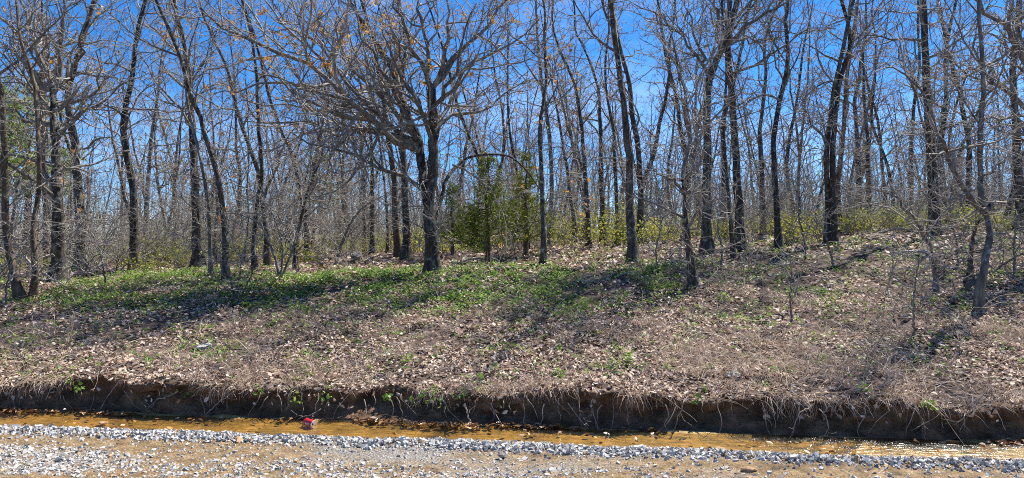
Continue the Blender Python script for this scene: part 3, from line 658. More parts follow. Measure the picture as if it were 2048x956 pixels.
# --- cedars
def cedar(name, label, px, py, d, height, rad, seed, mat, dens=1.0, zlow=0.35):
    r = rng_(seed); x = (px - 1024) / F * d; y = d; z = float(slope_h(x, y)); base = np.array([x, y, z])
    root = empty(name, base, label, 'tree', 'evergreen cedars')
    T = np.stack([base + np.array([r.normal(0, 0.02), r.normal(0, 0.02), h]) for h in np.linspace(-0.1, height, 14)])
    R = np.linspace(0.065, 0.008, 14)
    mb = MB(); mb.add(*tube(T[None], R[None], 8, r, 0.05)); put('trunk', mb.mesh('trunk', base), M['bark_brown'], root)
    nb = int(92 * dens)
    h = zlow + (height - zlow) * r.random(nb) ** 1.15
    az = np.arange(nb) * 2.4 + r.normal(0, 0.4, nb)
    L = rad * np.clip(1.05 - ((h / height) ** 1.2), 0.1, 1) * r.uniform(0.6, 1.15, nb)
    S = base + np.stack([0 * h, 0 * h, h], -1)
    D = np.stack([np.cos(az), np.sin(az), r.uniform(-0.05, 0.35, nb)], -1)
    P, Rr = grow(S, D, L, np.full(nb, 0.012), 6, 0.12, 0.04, r, 0.3)
    b = MB(); b.add(*tube(P, Rr, 4)); put('branches', b.mesh('branches', base), M['limb'], root)
    S, D, L2, R0 = sprout(P, Rr, L, 11, 0.2, 1.0, 50, 14, 0.45, 0.6, r, 0.12, 0.5, 0.004, 4)
    P2, R2 = grow(S, D, L2, R0, 3, 0.2, 0.06, r, 0.5)
    S, D, L3, R0 = sprout(P2, R2, L2, 34, 0.1, 1.0, 45, 16, 0.5, 1, r, 0.07, 0.19, 0.006, 4)
    S = S + r.normal(0, 0.012, S.shape)
    P3, R3 = grow(S, D, L3, r.uniform(0.006, 0.012, len(S)), 1, 0.2, 0.05, r, 0.25)
    c = MB(); c.add(*tube(P3, R3, 3)); c.add(*tube(P2, R2 * 1.6, 3)); put('crown', c.mesh('crown', base, False), M[mat], root)
cedar('cedar_tree', 'dark green cedar standing right beside the main oak trunk', 975, 520, 14.2, 2.35, 0.95, 701, 'cedar')
cedar('cedar_tree', 'yellowish green cedar behind and right of the dark cedar', 1052, 505, 16.0, 2.3, 0.85, 703, 'cedar_pale', 0.9)
cedar('cedar_tree', 'small dark cedar peeping between the main oak trunk and the larger cedar', 905, 500, 17.5, 1.9, 0.6, 705, 'cedar', 0.8)

# --- background trees: a few kinds, copied
def copy_tree(o, loc, rz, s, label=None):
    c = o.copy(); COL.objects.link(c); c.location = loc; c.rotation_euler = (0, 0, rz); c.scale = (s, s, s)
    if label: c['label'] = label
    for ch in o.children:
        q = ch.copy(); COL.objects.link(q); q.parent = c
    return c
PROTO = []
for k in range(7):
    r = rng_(800 + k); hgt = [8.2, 7.4, 9.0, 6.6, 8.0, 7.0, 5.2][k]
    p = [np.array([0, 0, 0.0])]; d = np.array([r.normal(0, 0.05), r.normal(0, 0.05), 1.0])
    while p[-1][2] < hgt: d = nrm(d + r.normal(0, 0.09, 3) + np.array([0, 0, 0.15])); p.append(p[-1] + d * 0.8)
    r0 = [0.08, 0.06, 0.095, 0.05, 0.075, 0.06, 0.035][k]
    PROTO.append(build_tree('background_tree', 'bare tree deep in the wood', 'tree', 'bare trees deep in the wood', p, r0, 0.012, (), 820 + k, nauto=[17, 15, 19, 14, 16, 15, 14][k], tmin=[.3, .34, .32, .28, .4, .25, .15][k],
                     lang=[50, 46, 55, 48, 40, 58, 60][k], llen=[1.9, 1.6, 2.2, 1.5, 1.8, 1.8, 1.2][k], dens=(2.8, 3.8, 7), nlimb=0, twig='twig_far', cull=False, rtwig=0.0055, low=10, bark=['bark', 'bark', 'bark_brown', 'bark_grey', 'bark', 'bark_brown', 'bark_grey'][k]))
r = rng_(900); spots = []
hand = []
for (a, kw) in TREES:
    d = kw.get('d') or ground_hit(*a[2][0]); hand.append(((a[2][0][0] - 1024) / F * d, d))
tries = 0
while len(spots) < 292 and tries < 60000:
    tries += 1
    y = 17 + 42 * r.random() ** 0.8
    x = r.uniform(-0.86, 0.86) * y
    sep = 1.1 if y < 30 else 0.9
    if any((x - a) ** 2 + (y - b) ** 2 < sep ** 2 for a, b in spots) or any((x - a) ** 2 + (y - b) ** 2 < 1.3 ** 2 for a, b in hand): continue
    spots.append((x, y))
ZONES = ['left of the reddish oak', 'between reddish oak and main oak', 'between main oak and tall straight trunk', 'between tall straight trunk and twin trunks', 'right of the close twin trunks']
def zone(x, y):
    px = 1024 + x / y * F
    return ZONES[0 if px < 390 else 1 if px < 865 else 2 if px < 1262 else 3 if px < 1660 else 4]
used = [False] * len(PROTO)
KLAB = ['bare dark high-crowned tree', 'slim bare tree', 'stout brownish bare tree', 'thin pale grey tree', 'steep-boughed dark tree', 'low branched brown tree', 'bushy bare young tree']
KGRP = ['dark high-crowned trees deep in the wood', 'slim bare trees deep in the wood', 'stout brownish trees deep in the wood', 'thin pale grey trees deep in the wood', 'steep-boughed trees deep in the wood', 'low branched trees deep in the wood', 'bushy young trees deep in the wood']
for (x, y) in spots:
    k = int(r.choice(7, p=[.16, .18, .10, .16, .14, .12, .14])); z = float(slope_h(x, y)); rz = r.uniform(0, 6.28); s = r.uniform(0.8, 1.15)
    if not used[k]:
        used[k] = True; o = PROTO[k]; o.location = (x, y, z); o.rotation_euler = (0, 0, rz); o.scale = (s, s, s)
    else: o = copy_tree(PROTO[k], (x, y, z), rz, s)
    o['label'] = KLAB[k] + ' deep in the wood ' + zone(x, y); o['group'] = KGRP[k]

# --- the wood beyond reads as one mass
def far_woods():
    r = rng_(950); mb = MB()
    N = 640
    y = 54 + 75 * r.random(N) ** 0.9; x = r.uniform(-0.9, 0.9, N) * y; z = slope_h(x, y) - 0.1
    hh = r.uniform(6, 9.5, N); n = 6
    S = np.stack([x, y, z], -1); D = np.stack([r.normal(0, .05, N), r.normal(0, .05, N), np.ones(N)], -1)
    P, R = grow(S, D, hh, r.uniform(0.06, 0.14, N), n, 0.06, 0.1, r, 0.15); mb.add(*tube(P, R, 4))
    S, D, L, R0 = sprout(P, R, hh, 1.3, 0.25, 1.0, 50, 12, 0.26, 0.5, r, 0.6, 2.4, 0.012, 6)
    P, R = grow(S, D, L, R0, 3, 0.2, 0.08, r, 0.4); mb.add(*tube(P, R, 3))
    S, D, L2, R0 = sprout(P, R, L, 2.2, 0.15, 1.0, 45, 12, 0.7, 0.7, r, 0.4, 1.3, 0.013, 2)
    P, R = grow(S, D, L2, R0, 1, 0.25, 0.05, r, 0.5); mb.add(*tube(P, R, 3))
    N = 1900; y = 44 + 60 * r.random(N); x = r.uniform(-0.9, 0.9, N) * y; S = np.stack([x, y, slope_h(x, y) - .1], -1)      # scrub between the far trunks
    P, R = grow(S, np.stack([r.normal(0, .25, N), r.normal(0, .25, N), np.ones(N)], -1), r.uniform(1.5, 4.5, N), r.uniform(.015, .035, N), 3, .12, .05, r, .3); mb.add(*tube(P, R, 3))
    S, D, L2, R0 = sprout(P, R, np.full(N, 3.0), 2.6, 0.1, 1.0, 50, 14, 0.35, 0.7, r, 0.4, 1.3, 0.012, 4); P, R = grow(S, D, L2, R0, 1, .2, .05, r, .4); mb.add(*tube(P, R, 3))
    return tag(put('far_woods', mb.mesh('far_woods'), M['twig_far']), 'far off bare wood reading as one grey brown mass', 'woods', kind='stuff')
far_woods()

# --- pines at the back left, budding trees in the middle
def pine(label, px, d, height, seed, z0=0.4):
    r = rng_(seed); x = (px - 1024) / F * d; y = d; z = float(slope_h(x, y)); base = np.array([x, y, z])
    root = empty('pine_tree', base, label, 'tree', 'pines at the back of the wood')
    T = np.stack([base + np.array([r.normal(0, .03), r.normal(0, .03), h]) for h in np.linspace(-0.1, height, 14)])
    mb = MB(); mb.add(*tube(T[None], np.linspace(.15, .02, 14)[None], 8, r, .05)); put('trunk', mb.mesh('trunk', base), M['bark_brown'], root)
    nb = 46; h = height * (z0 + (1 - z0) * r.random(nb)); az = np.arange(nb) * 2.4
    L = 2.1 * np.clip(1.15 - (h / height), .2, 1) * r.uniform(.7, 1.2, nb) + 0.3
    P, R = grow(base + np.stack([0 * h, 0 * h, h], -1), np.stack([np.cos(az), np.sin(az), r.uniform(0, .4, nb)], -1), L, np.full(nb, .025), 6, .12, .04, r, .3)
    S, D, L2, R0 = sprout(P, R, L, 6, .3, 1., 50, 14, .45, .6, r, .2, .8, .006, 4); P2, R2 = grow(S, D, L2, R0, 3, .2, .06, r, .5)
    b = MB(); b.add(*tube(P, R, 4)); b.add(*tube(P2, R2, 3)); put('branches', b.mesh('branches', base), M['limb'], root)
    S, D, _, _ = sprout(P2, R2, L2, 9, .35, 1., 40, 15, 1, 1, r, .1, .2, .004, 3)
    k = 18; S = np.repeat(S, k, 0); D = nrm(np.repeat(D, k, 0) + r.normal(0, .55, (len(S), 3))); ln = r.uniform(.10, .19, (len(S), 1))
    w = nrm(np.cross(D, r.normal(0, 1, D.shape))) * .010
    V = np.stack([S - w, S + w, S + D * ln], 1).reshape(-1, 3); c = MB(); c.add(V, None, np.arange(len(V)).reshape(-1, 3))
    put('crown', c.mesh('crown', base, False), M['pine'], root)
pine('pale green pine behind the stout forked oak at the left edge', 55, 24, 6.6, 1001)
pine('second green pine at the far left edge of the picture', -20, 21, 6.0, 1003)
pine('distant green pine between the bent trunk and the reddish oak', 640, 48, 6.5, 1005)
def budding(label, px, d, height, seed):
    r = rng_(seed); x = (px - 1024) / F * d; z = float(slope_h(x, d)); p = [np.array([x, d, z])]; dd = np.array([0, 0, 1.0])
    while p[-1][2] < z + height: dd = nrm(dd + r.normal(0, .08, 3) + np.array([0, 0, .15])); p.append(p[-1] + dd * .7)
    build_tree('budding_tree', label, 'tree', 'trees just coming into leaf', p, .08, .012, (), seed, nauto=14, tmin=.35, llen=1.7, dens=(2.6, 3.4, 4.2), nlimb=3, cull=False, low=3, leaves=4, leaf_p=.5, leaf_mat='bud_leaf', bark='bark_grey')
budding('tree with pale new leaves behind the slim forking trees right of the cedars', 1095, 22, 9.2, 1021)
budding('tree with pale new leaves behind the thick upright trunks', 1395, 26, 8.6, 1023)
budding('tree with pale new leaves in the thicket left of the reddish oak', 340, 26, 5.5, 1025)

# --- yellow green understorey shrubs
def shrub_mesh(seed, hgt, rad, nl, mat):
    r = rng_(seed); n = 9
    root = empty('leafy_shrub', (0, 0, 0))
    az = r.random(n) * 6.28; S = np.stack([r.normal(0, .05, n), r.normal(0, .05, n), np.full(n, -.03)], -1)
    D = np.stack([np.cos(az) * .6, np.sin(az) * .6, np.ones(n)], -1); L = hgt * r.uniform(.7, 1.15, n)
    P, R = grow(S, D, L, np.full(n, .008), 6, .16, .04, r, .3)
    S, D, L2, R0 = sprout(P, R, L, 7, .25, 1., 50, 15, .5, .6, r, .15, .7, .003, 4); P2, R2 = grow(S, D, L2, R0, 3, .25, .03, r, .5)
    b = MB(); b.add(*tube(P, R, 4)); b.add(*tube(P2, R2, 3)); put('stems', b.mesh('stems'), M['twig'], root)
    pts = P2.reshape(-1, 3); c = pts[r.integers(0, len(pts), nl)] + r.normal(0, .11, (nl, 3)) * np.array([1.3, 1.3, .8])
    m = MB(); m.add(*leaf_quads(c, r.uniform(.03, .055, nl), r, .35)); put('leaves', m.mesh('leaves', (0, 0, 0), False), M[mat], root)
    return root
SP = [shrub_mesh(1100, .75, .6, 520, 'shrub_leaf'), shrub_mesh(1101, .5, .5, 420, 'shrub_leaf'), shrub_mesh(1102, 1.15, .7, 620, 'shrub_leaf'), shrub_mesh(1103, .35, .4, 330, 'shrub_leaf')]
r = rng_(1120); used = [False] * 4; nsh = 0; sh = []
while nsh < 285:
    y = 14.5 + 32 * r.random() ** .9; x = r.uniform(-.82, .85) * y
    w = 0.85 if x > 0.06 * y else (0.35 if x > -0.25 * y else 0.3)
    if 0.10 < x / y < 0.21 and y < 19: w = 1
    if x > 0 and y < 16.5 and not (0.10 < x / y < 0.21): w *= .15
    if x < -0.02 * y and y < 19: w *= .2
    if r.random() > w or any((x - a) ** 2 + (y - b) ** 2 < .35 for a, b in sh): continue
    sh.append((x, y))
    k = int(r.choice(4, p=[.3, .3, .15, .25])); z = float(slope_h(x, y)); s = r.uniform(.7, 1.25)
    if not used[k]: used[k] = True; o = SP[k]; o.location = (x, y, z); o.scale = (s, s, s)
    else: o = copy_tree(SP[k], (x, y, z), r.uniform(0, 6.28), s)
    o['category'] = 'shrub'; o['group'] = 'leafy shrubs under the trees'; o['label'] = 'yellow green leafy shrub under the trees ' + zone(x, y); nsh += 1

def undergrowth():
    r = rng_(1140); n = 30000; y = 14 + 44 * r.random(n) ** 1.2; x = r.uniform(-.84, .84, n) * y
    t = x / y; p = smooth(fbm(x * .45 + 5, y * .45, 3), .40, .64) * np.where(y < 17, .25, 1) * np.where(t > -.05, 1, .75)
    keep = r.random(n) < p * .95; x, y = x[keep], y[keep]; z = slope_h(x, y) + r.random(len(x)) ** 1.6 * .75 + .03
    m = MB(); m.add(*leaf_quads(np.stack([x, y, z], -1), r.uniform(.045, .10, len(x)) * np.clip(y / 24, .8, 1.5), r, .3))
    tag(put('spring_undergrowth', m.mesh('spring_undergrowth', (0, 0, 0), False), M['shrub_leaf']), 'thin yellow green spring growth low between the trunks', 'undergrowth', kind='stuff')
undergrowth()
# --- bare brush filling the space between the trunks
def brush(seed, hgt, n):
    r = rng_(seed); root = empty('bare_bush', (0, 0, 0))
    az = r.random(n) * 6.28; S = np.stack([r.normal(0, .12, n), r.normal(0, .12, n), np.full(n, -.03)], -1)
    D = np.stack([np.cos(az) * .7, np.sin(az) * .7, np.ones(n)], -1); L = hgt * r.uniform(.6, 1.15, n)
    P, R = grow(S, D, L, r.uniform(.007, .014, n), 8, .16, .02, r, .3)
    b = MB(); b.add(*tube(P, R, 4)); put('stems', b.mesh('stems'), M['twig'], root)
    S, D, L2, R0 = sprout(P, R, L, 6.5, .15, 1., 55, 16, .42, .6, r, .2, 1.0, .004, 5); P2, R2 = grow(S, D, L2, R0, 4, .24, .0, r, .4)
    c = MB(); c.add(*tube(P2, R2, 3))
    S, D, L3, R0 = sprout(P2, R2, L2, 7, .1, 1., 50, 16, .6, .8, r, .1, .5, .0035, 3); P3, R3 = grow(S, D, L3, R0, 2, .3, .0, r, .5); c.add(*tube(P3, R3, 3))
    put('twigs', c.mesh('twigs'), M['twig'], root)
    return root
BP_ = [brush(1150, 1.6, 8), brush(1151, 2.4, 9), brush(1152, 1.1, 7), brush(1153, 3.0, 8)]
r = rng_(1160); used = [False] * 4; nb_ = 0; bs_ = []
while nb_ < 185:
    y = 13.8 + 34 * r.random() ** 1.0; x = r.uniform(-.84, .84) * y
    if y < 16 and -3.2 < x < 3.5: continue
    if x > 0 and y < 15.5: continue
    if any((x - a) ** 2 + (y - b) ** 2 < .8 for a, b in bs_) or any((x - a) ** 2 + (y - b) ** 2 < .5 for a, b in hand): continue
    bs_.append((x, y)); k = int(r.choice(4)); z = float(slope_h(x, y)); s = r.uniform(.75, 1.2)
    if not used[k]: used[k] = True; o = BP_[k]; o.location = (x, y, z); o.scale = (s, s, s)
    else: o = copy_tree(BP_[k], (x, y, z), r.uniform(0, 6.28), s)
    o['category'] = 'bush'; o['group'] = 'bare bushes between the trunks'; o['label'] = 'bare twiggy bush among the trunks ' + zone(x, y); nb_ += 1

# ------------------------------------------------------------------ rocks, fallen wood, bank roots
def rock_mesh(seed, sx, sy, sz, n=2, ang=.25):
    import bmesh
    bm = bmesh.new(); bmesh.ops.create_icosphere(bm, subdivisions=n, radius=1.0)
    r = rng_(seed); pl = nrm(r.normal(0, 1, (9, 3))); off = r.uniform(.55, .95, 9)
    for v in bm.verts:
        p = np.array(v.co)
        for a, o in zip(pl, off):
            q = p @ a
            if q > o: p = p - a * (q - o)
        p = p * (1 + r.normal(0, .03)); v.co = Vector((p[0] * sx, p[1] * sy, p[2] * sz))
    me = bpy.data.meshes.new('rock'); bm.to_mesh(me); bm.free()
    for p in me.polygons: p.use_smooth = False
    return me
def rock(label, px, py, d, size, mat, seed, sink=.3, name='rock', cat='rock', z=None):
    d = ground_hit(px, py) if d is None else d
    x = (px - 1024) / F * d; zz = float(slope_h(x, d)) if z is None else z
    o = put(name, rock_mesh(seed, *size, n=3), M[mat], None, (x, d, zz + size[2] * (1 - 2 * sink) * .8)); o.rotation_euler = (0, 0, rng_(seed).uniform(0, 3))
    return tag(o, label, cat)
rock('pale flat limestone half buried in leaves on the left slope', 410, 696, None, (.11, .08, .045), 'rock_white', 1201, .38)
rock('small pale limestone in the dry grass above the bank at the right', 1467, 756, None, (.075, .06, .045), 'rock_white', 1202, .1)
rock('grey lichened boulder among the thin trunks left of the main oak', 714, 496, 18.5, (.19, .17, .19), 'rock_grey', 1203, .25, 'boulder', 'boulder')
rock('low tan boulder under the slim trees right of the cedars', 1152, 497, 16.5, (.22, .18, .12), 'rock_ochre', 1204, .3, 'boulder', 'boulder')
rock('low pale boulder between the thick trunks and the slim curving trunk', 1535, 488, 16.5, (.3, .2, .13), 'rock_grey', 1205, .3, 'boulder', 'boulder')
rock('reddish boulder at the foot of the close twin dark trunks', 1640, 476, 17.5, (.2, .18, .15), 'rock_ochre', 1206, .25, 'boulder', 'boulder')
rock('dark low mound of rock and brush between the right hand trees', 1750, 465, 19.5, (.55, .4, .22), 'rock_grey', 1207, .3, 'boulder', 'boulder')
def vdepth(px, v): return v / (CT + ST * (px - 1024) / F)
def stone(label, px, v, z, size, mat, seed):
    d = vdepth(px, v); o = put('stone', rock_mesh(seed, *size), M[mat], None, ((px - 1024) / F * d, d, z)); tag(o, label, 'stone')
stone('flat ochre stone lying in the ditch water', 1436, 5.66, -.05, (.06, .035, .022), 'rock_ochre', 1211)
stone('tan flat stone on the road below the row of grey gravel', 1498, 4.98, .012, (.06, .04, .022), 'rock_ochre', 1212)
stone('brown stone at the water edge near the right end of the gravel row', 1738, 5.46, -.02, (.06, .05, .03), 'rock_ochre', 1213)
stone('dark stone alone on the dirt strip in the middle of the road edge', 1004, 5.06, .02, (.035, .028, .024), 'rock_grey', 1214)
stone('pale flat stone in the ditch on the left', 205, 5.80, -.055, (.05, .04, .02), 'rock_ochre', 1215)

def stick(name, label, pts, r0, r1, mat, cat='branch', twigs=6, seed=1, group=None):
    r = rng_(seed); P, L = resample(pts, 12); P[1:-1] += r.normal(0, .012, (10, 3)) * min(1, L)
    mb = MB(); R = np.linspace(r0, r1, 12); mb.add(*tube(P[None], R[None], 6, r, .05))
    root = put(name, None, None) if False else None
    if twigs:
        S, D, L2, R0 = sprout(P[None], R[None], np.array([1.0]), twigs, .15, 1, 50, 15, 1, .5, r, 1, 1, .003, 2)
        L2 = L * r.uniform(.15, .45, len(S)); Q, RR = grow(S, D, L2, R0, 4, .2, 0, r, .3)
        gz = slope_h(Q[..., 0], Q[..., 1]) + .02; Q[..., 2] = np.where(uv_of(Q[..., 0], Q[..., 1])[1] > 6.5, np.maximum(Q[..., 2], gz), Q[..., 2])
        mb.add(*tube(Q, RR, 4))
        S, D, L3, R0 = sprout(Q, RR, L2, 6, .2, 1, 50, 15, .5, .7, r, .08, .4, .0025, 2); Q, RR = grow(S, D, L3, R0, 2, .3, 0, r, .5); mb.add(*tube(Q, RR, 3))
    o = put(name, mb.mesh(name, P[0]), M[mat], None, P[0])
    return tag(o, label, cat, group)
def gpt(px, py, lift=0.03):
    d = ground_hit(px, py); p = PX(px, py, d); p[2] = slope_h(p[0], p[1]) + lift; return p
def gd(px, d, lift=.05):
    x = (px - 1024) / F * d; return np.array([x, d, float(slope_h(x, d)) + lift])
stick('fallen_branch', 'pale dead branch propped on the ground before the stout forked left oak', [PX(48, 512, 11.6), PX(80, 543, 11.5), PX(112, 562, 11.4), gpt(149, 587)], .022, .012, 'deadwood', seed=1301)
stick('fallen_log', 'dark rotten log lying at the foot of the brush pile on the left', [gd(148, 14.2, .08), gd(185, 14.3, .1), gd(215, 14.5, .12), gd(246, 14.8, .1)], .085, .05, 'deadwood_dark', 'log', 5, 1302)
for k in range(9):
    r = rng_(1310 + k); a = gd(165 + 11 * k, 13.6 + r.uniform(-.4, .5), .05); b = a + np.array([r.uniform(-1.0, 1.0), r.uniform(-.4, .4), r.uniform(.15, .7)])
    stick('brush_branch', 'dead branch tangled in the brush pile between the second left oak and the bent trunk', [a, (a + b) / 2 + r.normal(0, .06, 3), b], .016, .005, 'deadwood' if k % 2 else 'deadwood_dark', 'branch', 8, 1330 + k, 'branches of the left brush pile')
stick('fallen_branch', 'forked dead branch lying before the two close dark trunks', [gpt(700, 534), gpt(728, 526, .06), gpt(748, 520, .08), gpt(792, 513, .08)], .03, .012, 'deadwood', seed=1303)
stick('fallen_branch', 'dead branches lying on the leaves under the dark cedar', [gd(905, 14.6), gd(935, 14.9, .12), gd(965, 15.1, .1)], .03, .01, 'deadwood', 'branch', 10, 1304)
stick('fallen_branch', 'long curved dead branch on the ground below the brush mound', [gd(1760, 16.5, .06), gd(1800, 16.2, .16), gd(1832, 16.3, .08), gd(1880, 16.6, .12)], .028, .01, 'deadwood', seed=1305)
stick('fallen_log', 'pale broken log on the leaves left of the bent grey stem', [gd(1805, 12.6, .04), gd(1840, 12.4, .06), gd(1868, 12.3, .04)], .045, .03, 'deadwood', 'log', 2, 1306)
stick('fallen_log', 'dark slanting log behind the foot of the crooked forked tree', [gpt(1922, 588), PX(1945, 566, 9.7), PX(1962, 545, 10.0)], .05, .035, 'deadwood_dark', 'log', 3, 1307)
stick('fallen_branch', 'tangle of dead branches at the right edge beyond the crooked tree', [gd(1985, 10.8), gd(2020, 11.0, .2), gd(2060, 11.2, .25)], .025, .008, 'deadwood_dark', 'branch', 10, 1308)
stick('fallen_branch', 'dead branch low on the leaves behind the crooked forked tree', [gd(1885, 14.5), gd(1930, 14.2, .2), gd(1985, 14.0, .15)], .024, .008, 'deadwood', 'branch', 6, 1309)
stick('fallen_branch', 'thin bough lying among green leaves below the tall straight dark trunk', [gpt(1235, 556), gpt(1262, 552, .06), gpt(1290, 560, .04)], .014, .006, 'deadwood', 'branch', 5, 1340)
# stems and sticks hanging over the ditch
def bank_pt(px, py, off=0.03):
    t = np.clip((py - 790) / 70.0, 0, 1); d = vdepth(px, 6.25 - .12 * t - off); return PX(px, py, d)
def hang(label, pxs, w, seed, tw=2, offs=None):
    pts = [bank_pt(px, py, .02 + .05 * math.sin(math.pi * i / max(1, len(pxs) - 1)) + (.10 * i / len(pxs) if offs else 0)) for i, (px, py) in enumerate(pxs)]
    stick('dangling_twig', label, pts, w / 2, w / 4, 'root', 'twig', tw, seed)
hang('long pale stem slanting across the bank left of the can into the water', [(470, 780), (440, 803), (420, 822), (404, 838)], .012, 1401)
hang('thin pale stem just above and left of the can', [(642, 818), (625, 828), (605, 834), (590, 841)], .010, 1402)
hang('upright broken stem standing in the water in the middle', [(931, 812), (936, 832), (941, 852), (946, 872)], .014, 1403, 3, True)
hang('pale bowed stem on the bank above the flat ochre ditch stone, on its left', [(1373, 794), (1365, 808), (1358, 832), (1350, 857)], .011, 1404)
hang('pale arched stem with a hook, on the bank right of the flat ochre ditch stone', [(1622, 812), (1600, 826), (1590, 848), (1584, 879)], .012, 1405)
hang('bowed stem curving back to the foot of the bank near the right', [(1638, 818), (1652, 834), (1656, 855), (1646, 877)], .010, 1406)
hang('long arching stem at the right part of the bank', [(1815, 808), (1838, 828), (1848, 850), (1851, 880)], .010, 1407)
hang('stiff pale stalk crossing the bank lip near the right end', [(1978, 768), (1955, 805), (1932, 832), (1908, 850)], .011, 1408, 5)
hang('slanting stem pair at the left of the bank, reaching the ochre mud', [(240, 760), (222, 785), (208, 805), (196, 824)], .010, 1409)
hang('pale forked branch lying over the bank left', [(366, 776), (340, 790), (315, 800), (303, 815)], .014, 1410, 4)
hang('bare stem hanging straight down right of the upright broken stem', [(1155, 776), (1158, 805), (1160, 830), (1164, 856)], .009, 1411, 4)
hang('second bare stem hanging straight down, with a forked end', [(1183, 800), (1186, 825), (1192, 845), (1200, 858)], .009, 1412, 3)
r = rng_(1450)
for k in range(64):                                           # roots of the bank itself
    px = r.uniform(-60, 2110); y0 = 778 + 0.018 * px + r.uniform(-8, 12); y1 = min(y0 + r.uniform(20, 75), 828 + .031 * px + 8)
    n = 5; xs = px + np.cumsum(np.concatenate([[0], r.normal(r.normal(0, 6), 4, n - 1)])); ys = np.linspace(y0, y1, n)
    P = np.array([bank_pt(a, b, .02 + r.uniform(.0, .06) * math.sin(math.pi * i / (n - 1))) for i, (a, b) in enumerate(zip(xs, ys))])
    P, _ = resample(P, 9); mb = MB(); mb.add(*tube(P[None], np.linspace(r.uniform(.0025, .0055), .0015, 9)[None], 4))
    o = put('root', mb.mesh('root', P[0]), M['root'], ground, P[0])

# ------------------------------------------------------------------ ground stuff: litter, grass, green cover, gravel
def grad_n(x, y):
    e = .08; n = np.stack([-(slope_h(x + e, y) - slope_h(x - e, y)) / (2 * e), -(slope_h(x, y + e) - slope_h(x, y - e)) / (2 * e), np.ones_like(x)], -1)
    return nrm(n)
def litter():
    r = rng_(1500); C = []; S = []; NN = []
    for (v0, v1, dens, smin, smax) in [(6.2, 8.2, 1250, .018, .050), (8.2, 10.5, 840, .022, .056), (10.5, 13.5, 330, .038, .078), (13.5, 18, 120, .06, .115), (18, 30, 36, .09, .15)]:
        w = 1.65 * v1 * .5 * 1.08; area = 2 * w * (v1 - v0); n = int(area * dens)
        u = r.uniform(-w, w, n) ; v = r.uniform(v0, v1, n); x, y = xy_of(u - v * ST * 0, v)
        x, y = xy_of(u + (-1) * 0, v)
        keep = (np.abs(x) < .80 * y + .4) & (v > lip_v(u) - .03) & (r.random(n) < .15 + 1.3 * smooth(fbm(x * 1.3, y * 1.3, 3), .25, .7))
        x, y = x[keep], y[keep]; z = slope_h(x, y) + r.random(len(x)) ** 2 * .055 + .008
        C.append(np.stack([x, y, z], -1)); S.append(r.uniform(smin, smax, len(x))); NN.append(grad_n(x, y))
    C = np.concatenate(C); S = np.concatenate(S); NN = np.concatenate(NN)
    m = MB(); m.add(*leaf_quads(C, S, r, .56, NN, 1.55))
    return tag(put('leaf_litter', m.mesh('leaf_litter', (0, 0, 0), False), M['leaf_litter']), 'dead tan oak leaves covering the slope and woodland floor', 'leaves', kind='stuff')
litter()
def ditch_leaves():
    r = rng_(1510); n = 1500; u = r.uniform(-7, 7, n); v = 6.11 + r.normal(0, .035, n) - .05 * (fbm(u * 2, u * 0, 2) > .6); x, y = xy_of(u, v)
    cx = (619 - 1024) / F * 5.95
    keep = (r.random(n) < smooth(fbm(u * 1.6 + 9, v, 3), .42, .66)) & ((x - cx) ** 2 + (y - 6.2) ** 2 > .09); x, y = x[keep], y[keep]
    c = np.stack([x, y, -.045 + r.random(len(x)) * .02], -1)
    u = r.uniform(-6.5, 6.5, 230); v = r.uniform(5.56, 6.08, 230); kk = fbm(u * 1.2 + 70, v * 2, 2) > .46; xx, yy = xy_of(u[kk], v[kk]); c = np.vstack([c, np.stack([xx, yy, np.full(len(xx), -.047)], -1)])
    m = MB(); m.add(*leaf_quads(c, r.uniform(.025, .055, len(c)), r, .6))
    tag(put('wet_leaves', m.mesh('wet_leaves', (0, 0, 0), False), M['leaf_wet']), 'wet brown and orange leaves along the foot of the bank', 'leaves', kind='stuff')
    # leaves and crumbs of turf caught on the bank face, mostly under the lip
    n = 1500; u = r.uniform(-7, 7, n); f = 1 - r.random(n) ** 3 * .6; keep = r.random(n) < smooth(fbm(u * 1.9 + 40, f * 2, 3), .35, .65); u, f = u[keep], f[keep]
    lv_ = lip_v(u); x, y = xy_of(u, 6.15 * (1 - f) + lv_ * f - .045 + .03 * r.random(len(u))); z = -.045 + f * (slope_h(*xy_of(u, lv_ + .04)) + .05)
    m = MB(); m.add(*leaf_quads(np.stack([x, y, z], -1), r.uniform(.02, .05, len(u)), r))
    tag(put('bank_leaves', m.mesh('bank_leaves', (0, 0, 0), False), M['leaf_litter']), 'dead leaves caught on the cut face of the ditch bank', 'leaves', kind='stuff')
ditch_leaves()
def blades(S, D, L, W, r, droop, n=3):
    N = len(S); P = np.empty((N, n + 1, 3)); P[:, 0] = S; d = nrm(D)
    for i in range(n):
        P[:, i + 1] = P[:, i] + d * (L / n)[:, None]; d = nrm(d + np.array([0, 0, -1.0]) * droop[:, None] + r.normal(0, .18, (N, 3)))
    side = nrm(np.cross(D, r.normal(0, 1, (N, 3))))[:, None] * (W[:, None] * np.linspace(1, .35, n + 1)[None])[..., None]
    V = np.stack([P - side, P + side], 2).reshape(-1, 3)
    i = np.arange(n) * 2; q = np.stack([i, i + 1, i + 3, i + 2], -1); Q = (np.arange(N)[:, None, None] * (2 * (n + 1)) + q[None]).reshape(-1, 4)
    return V, Q
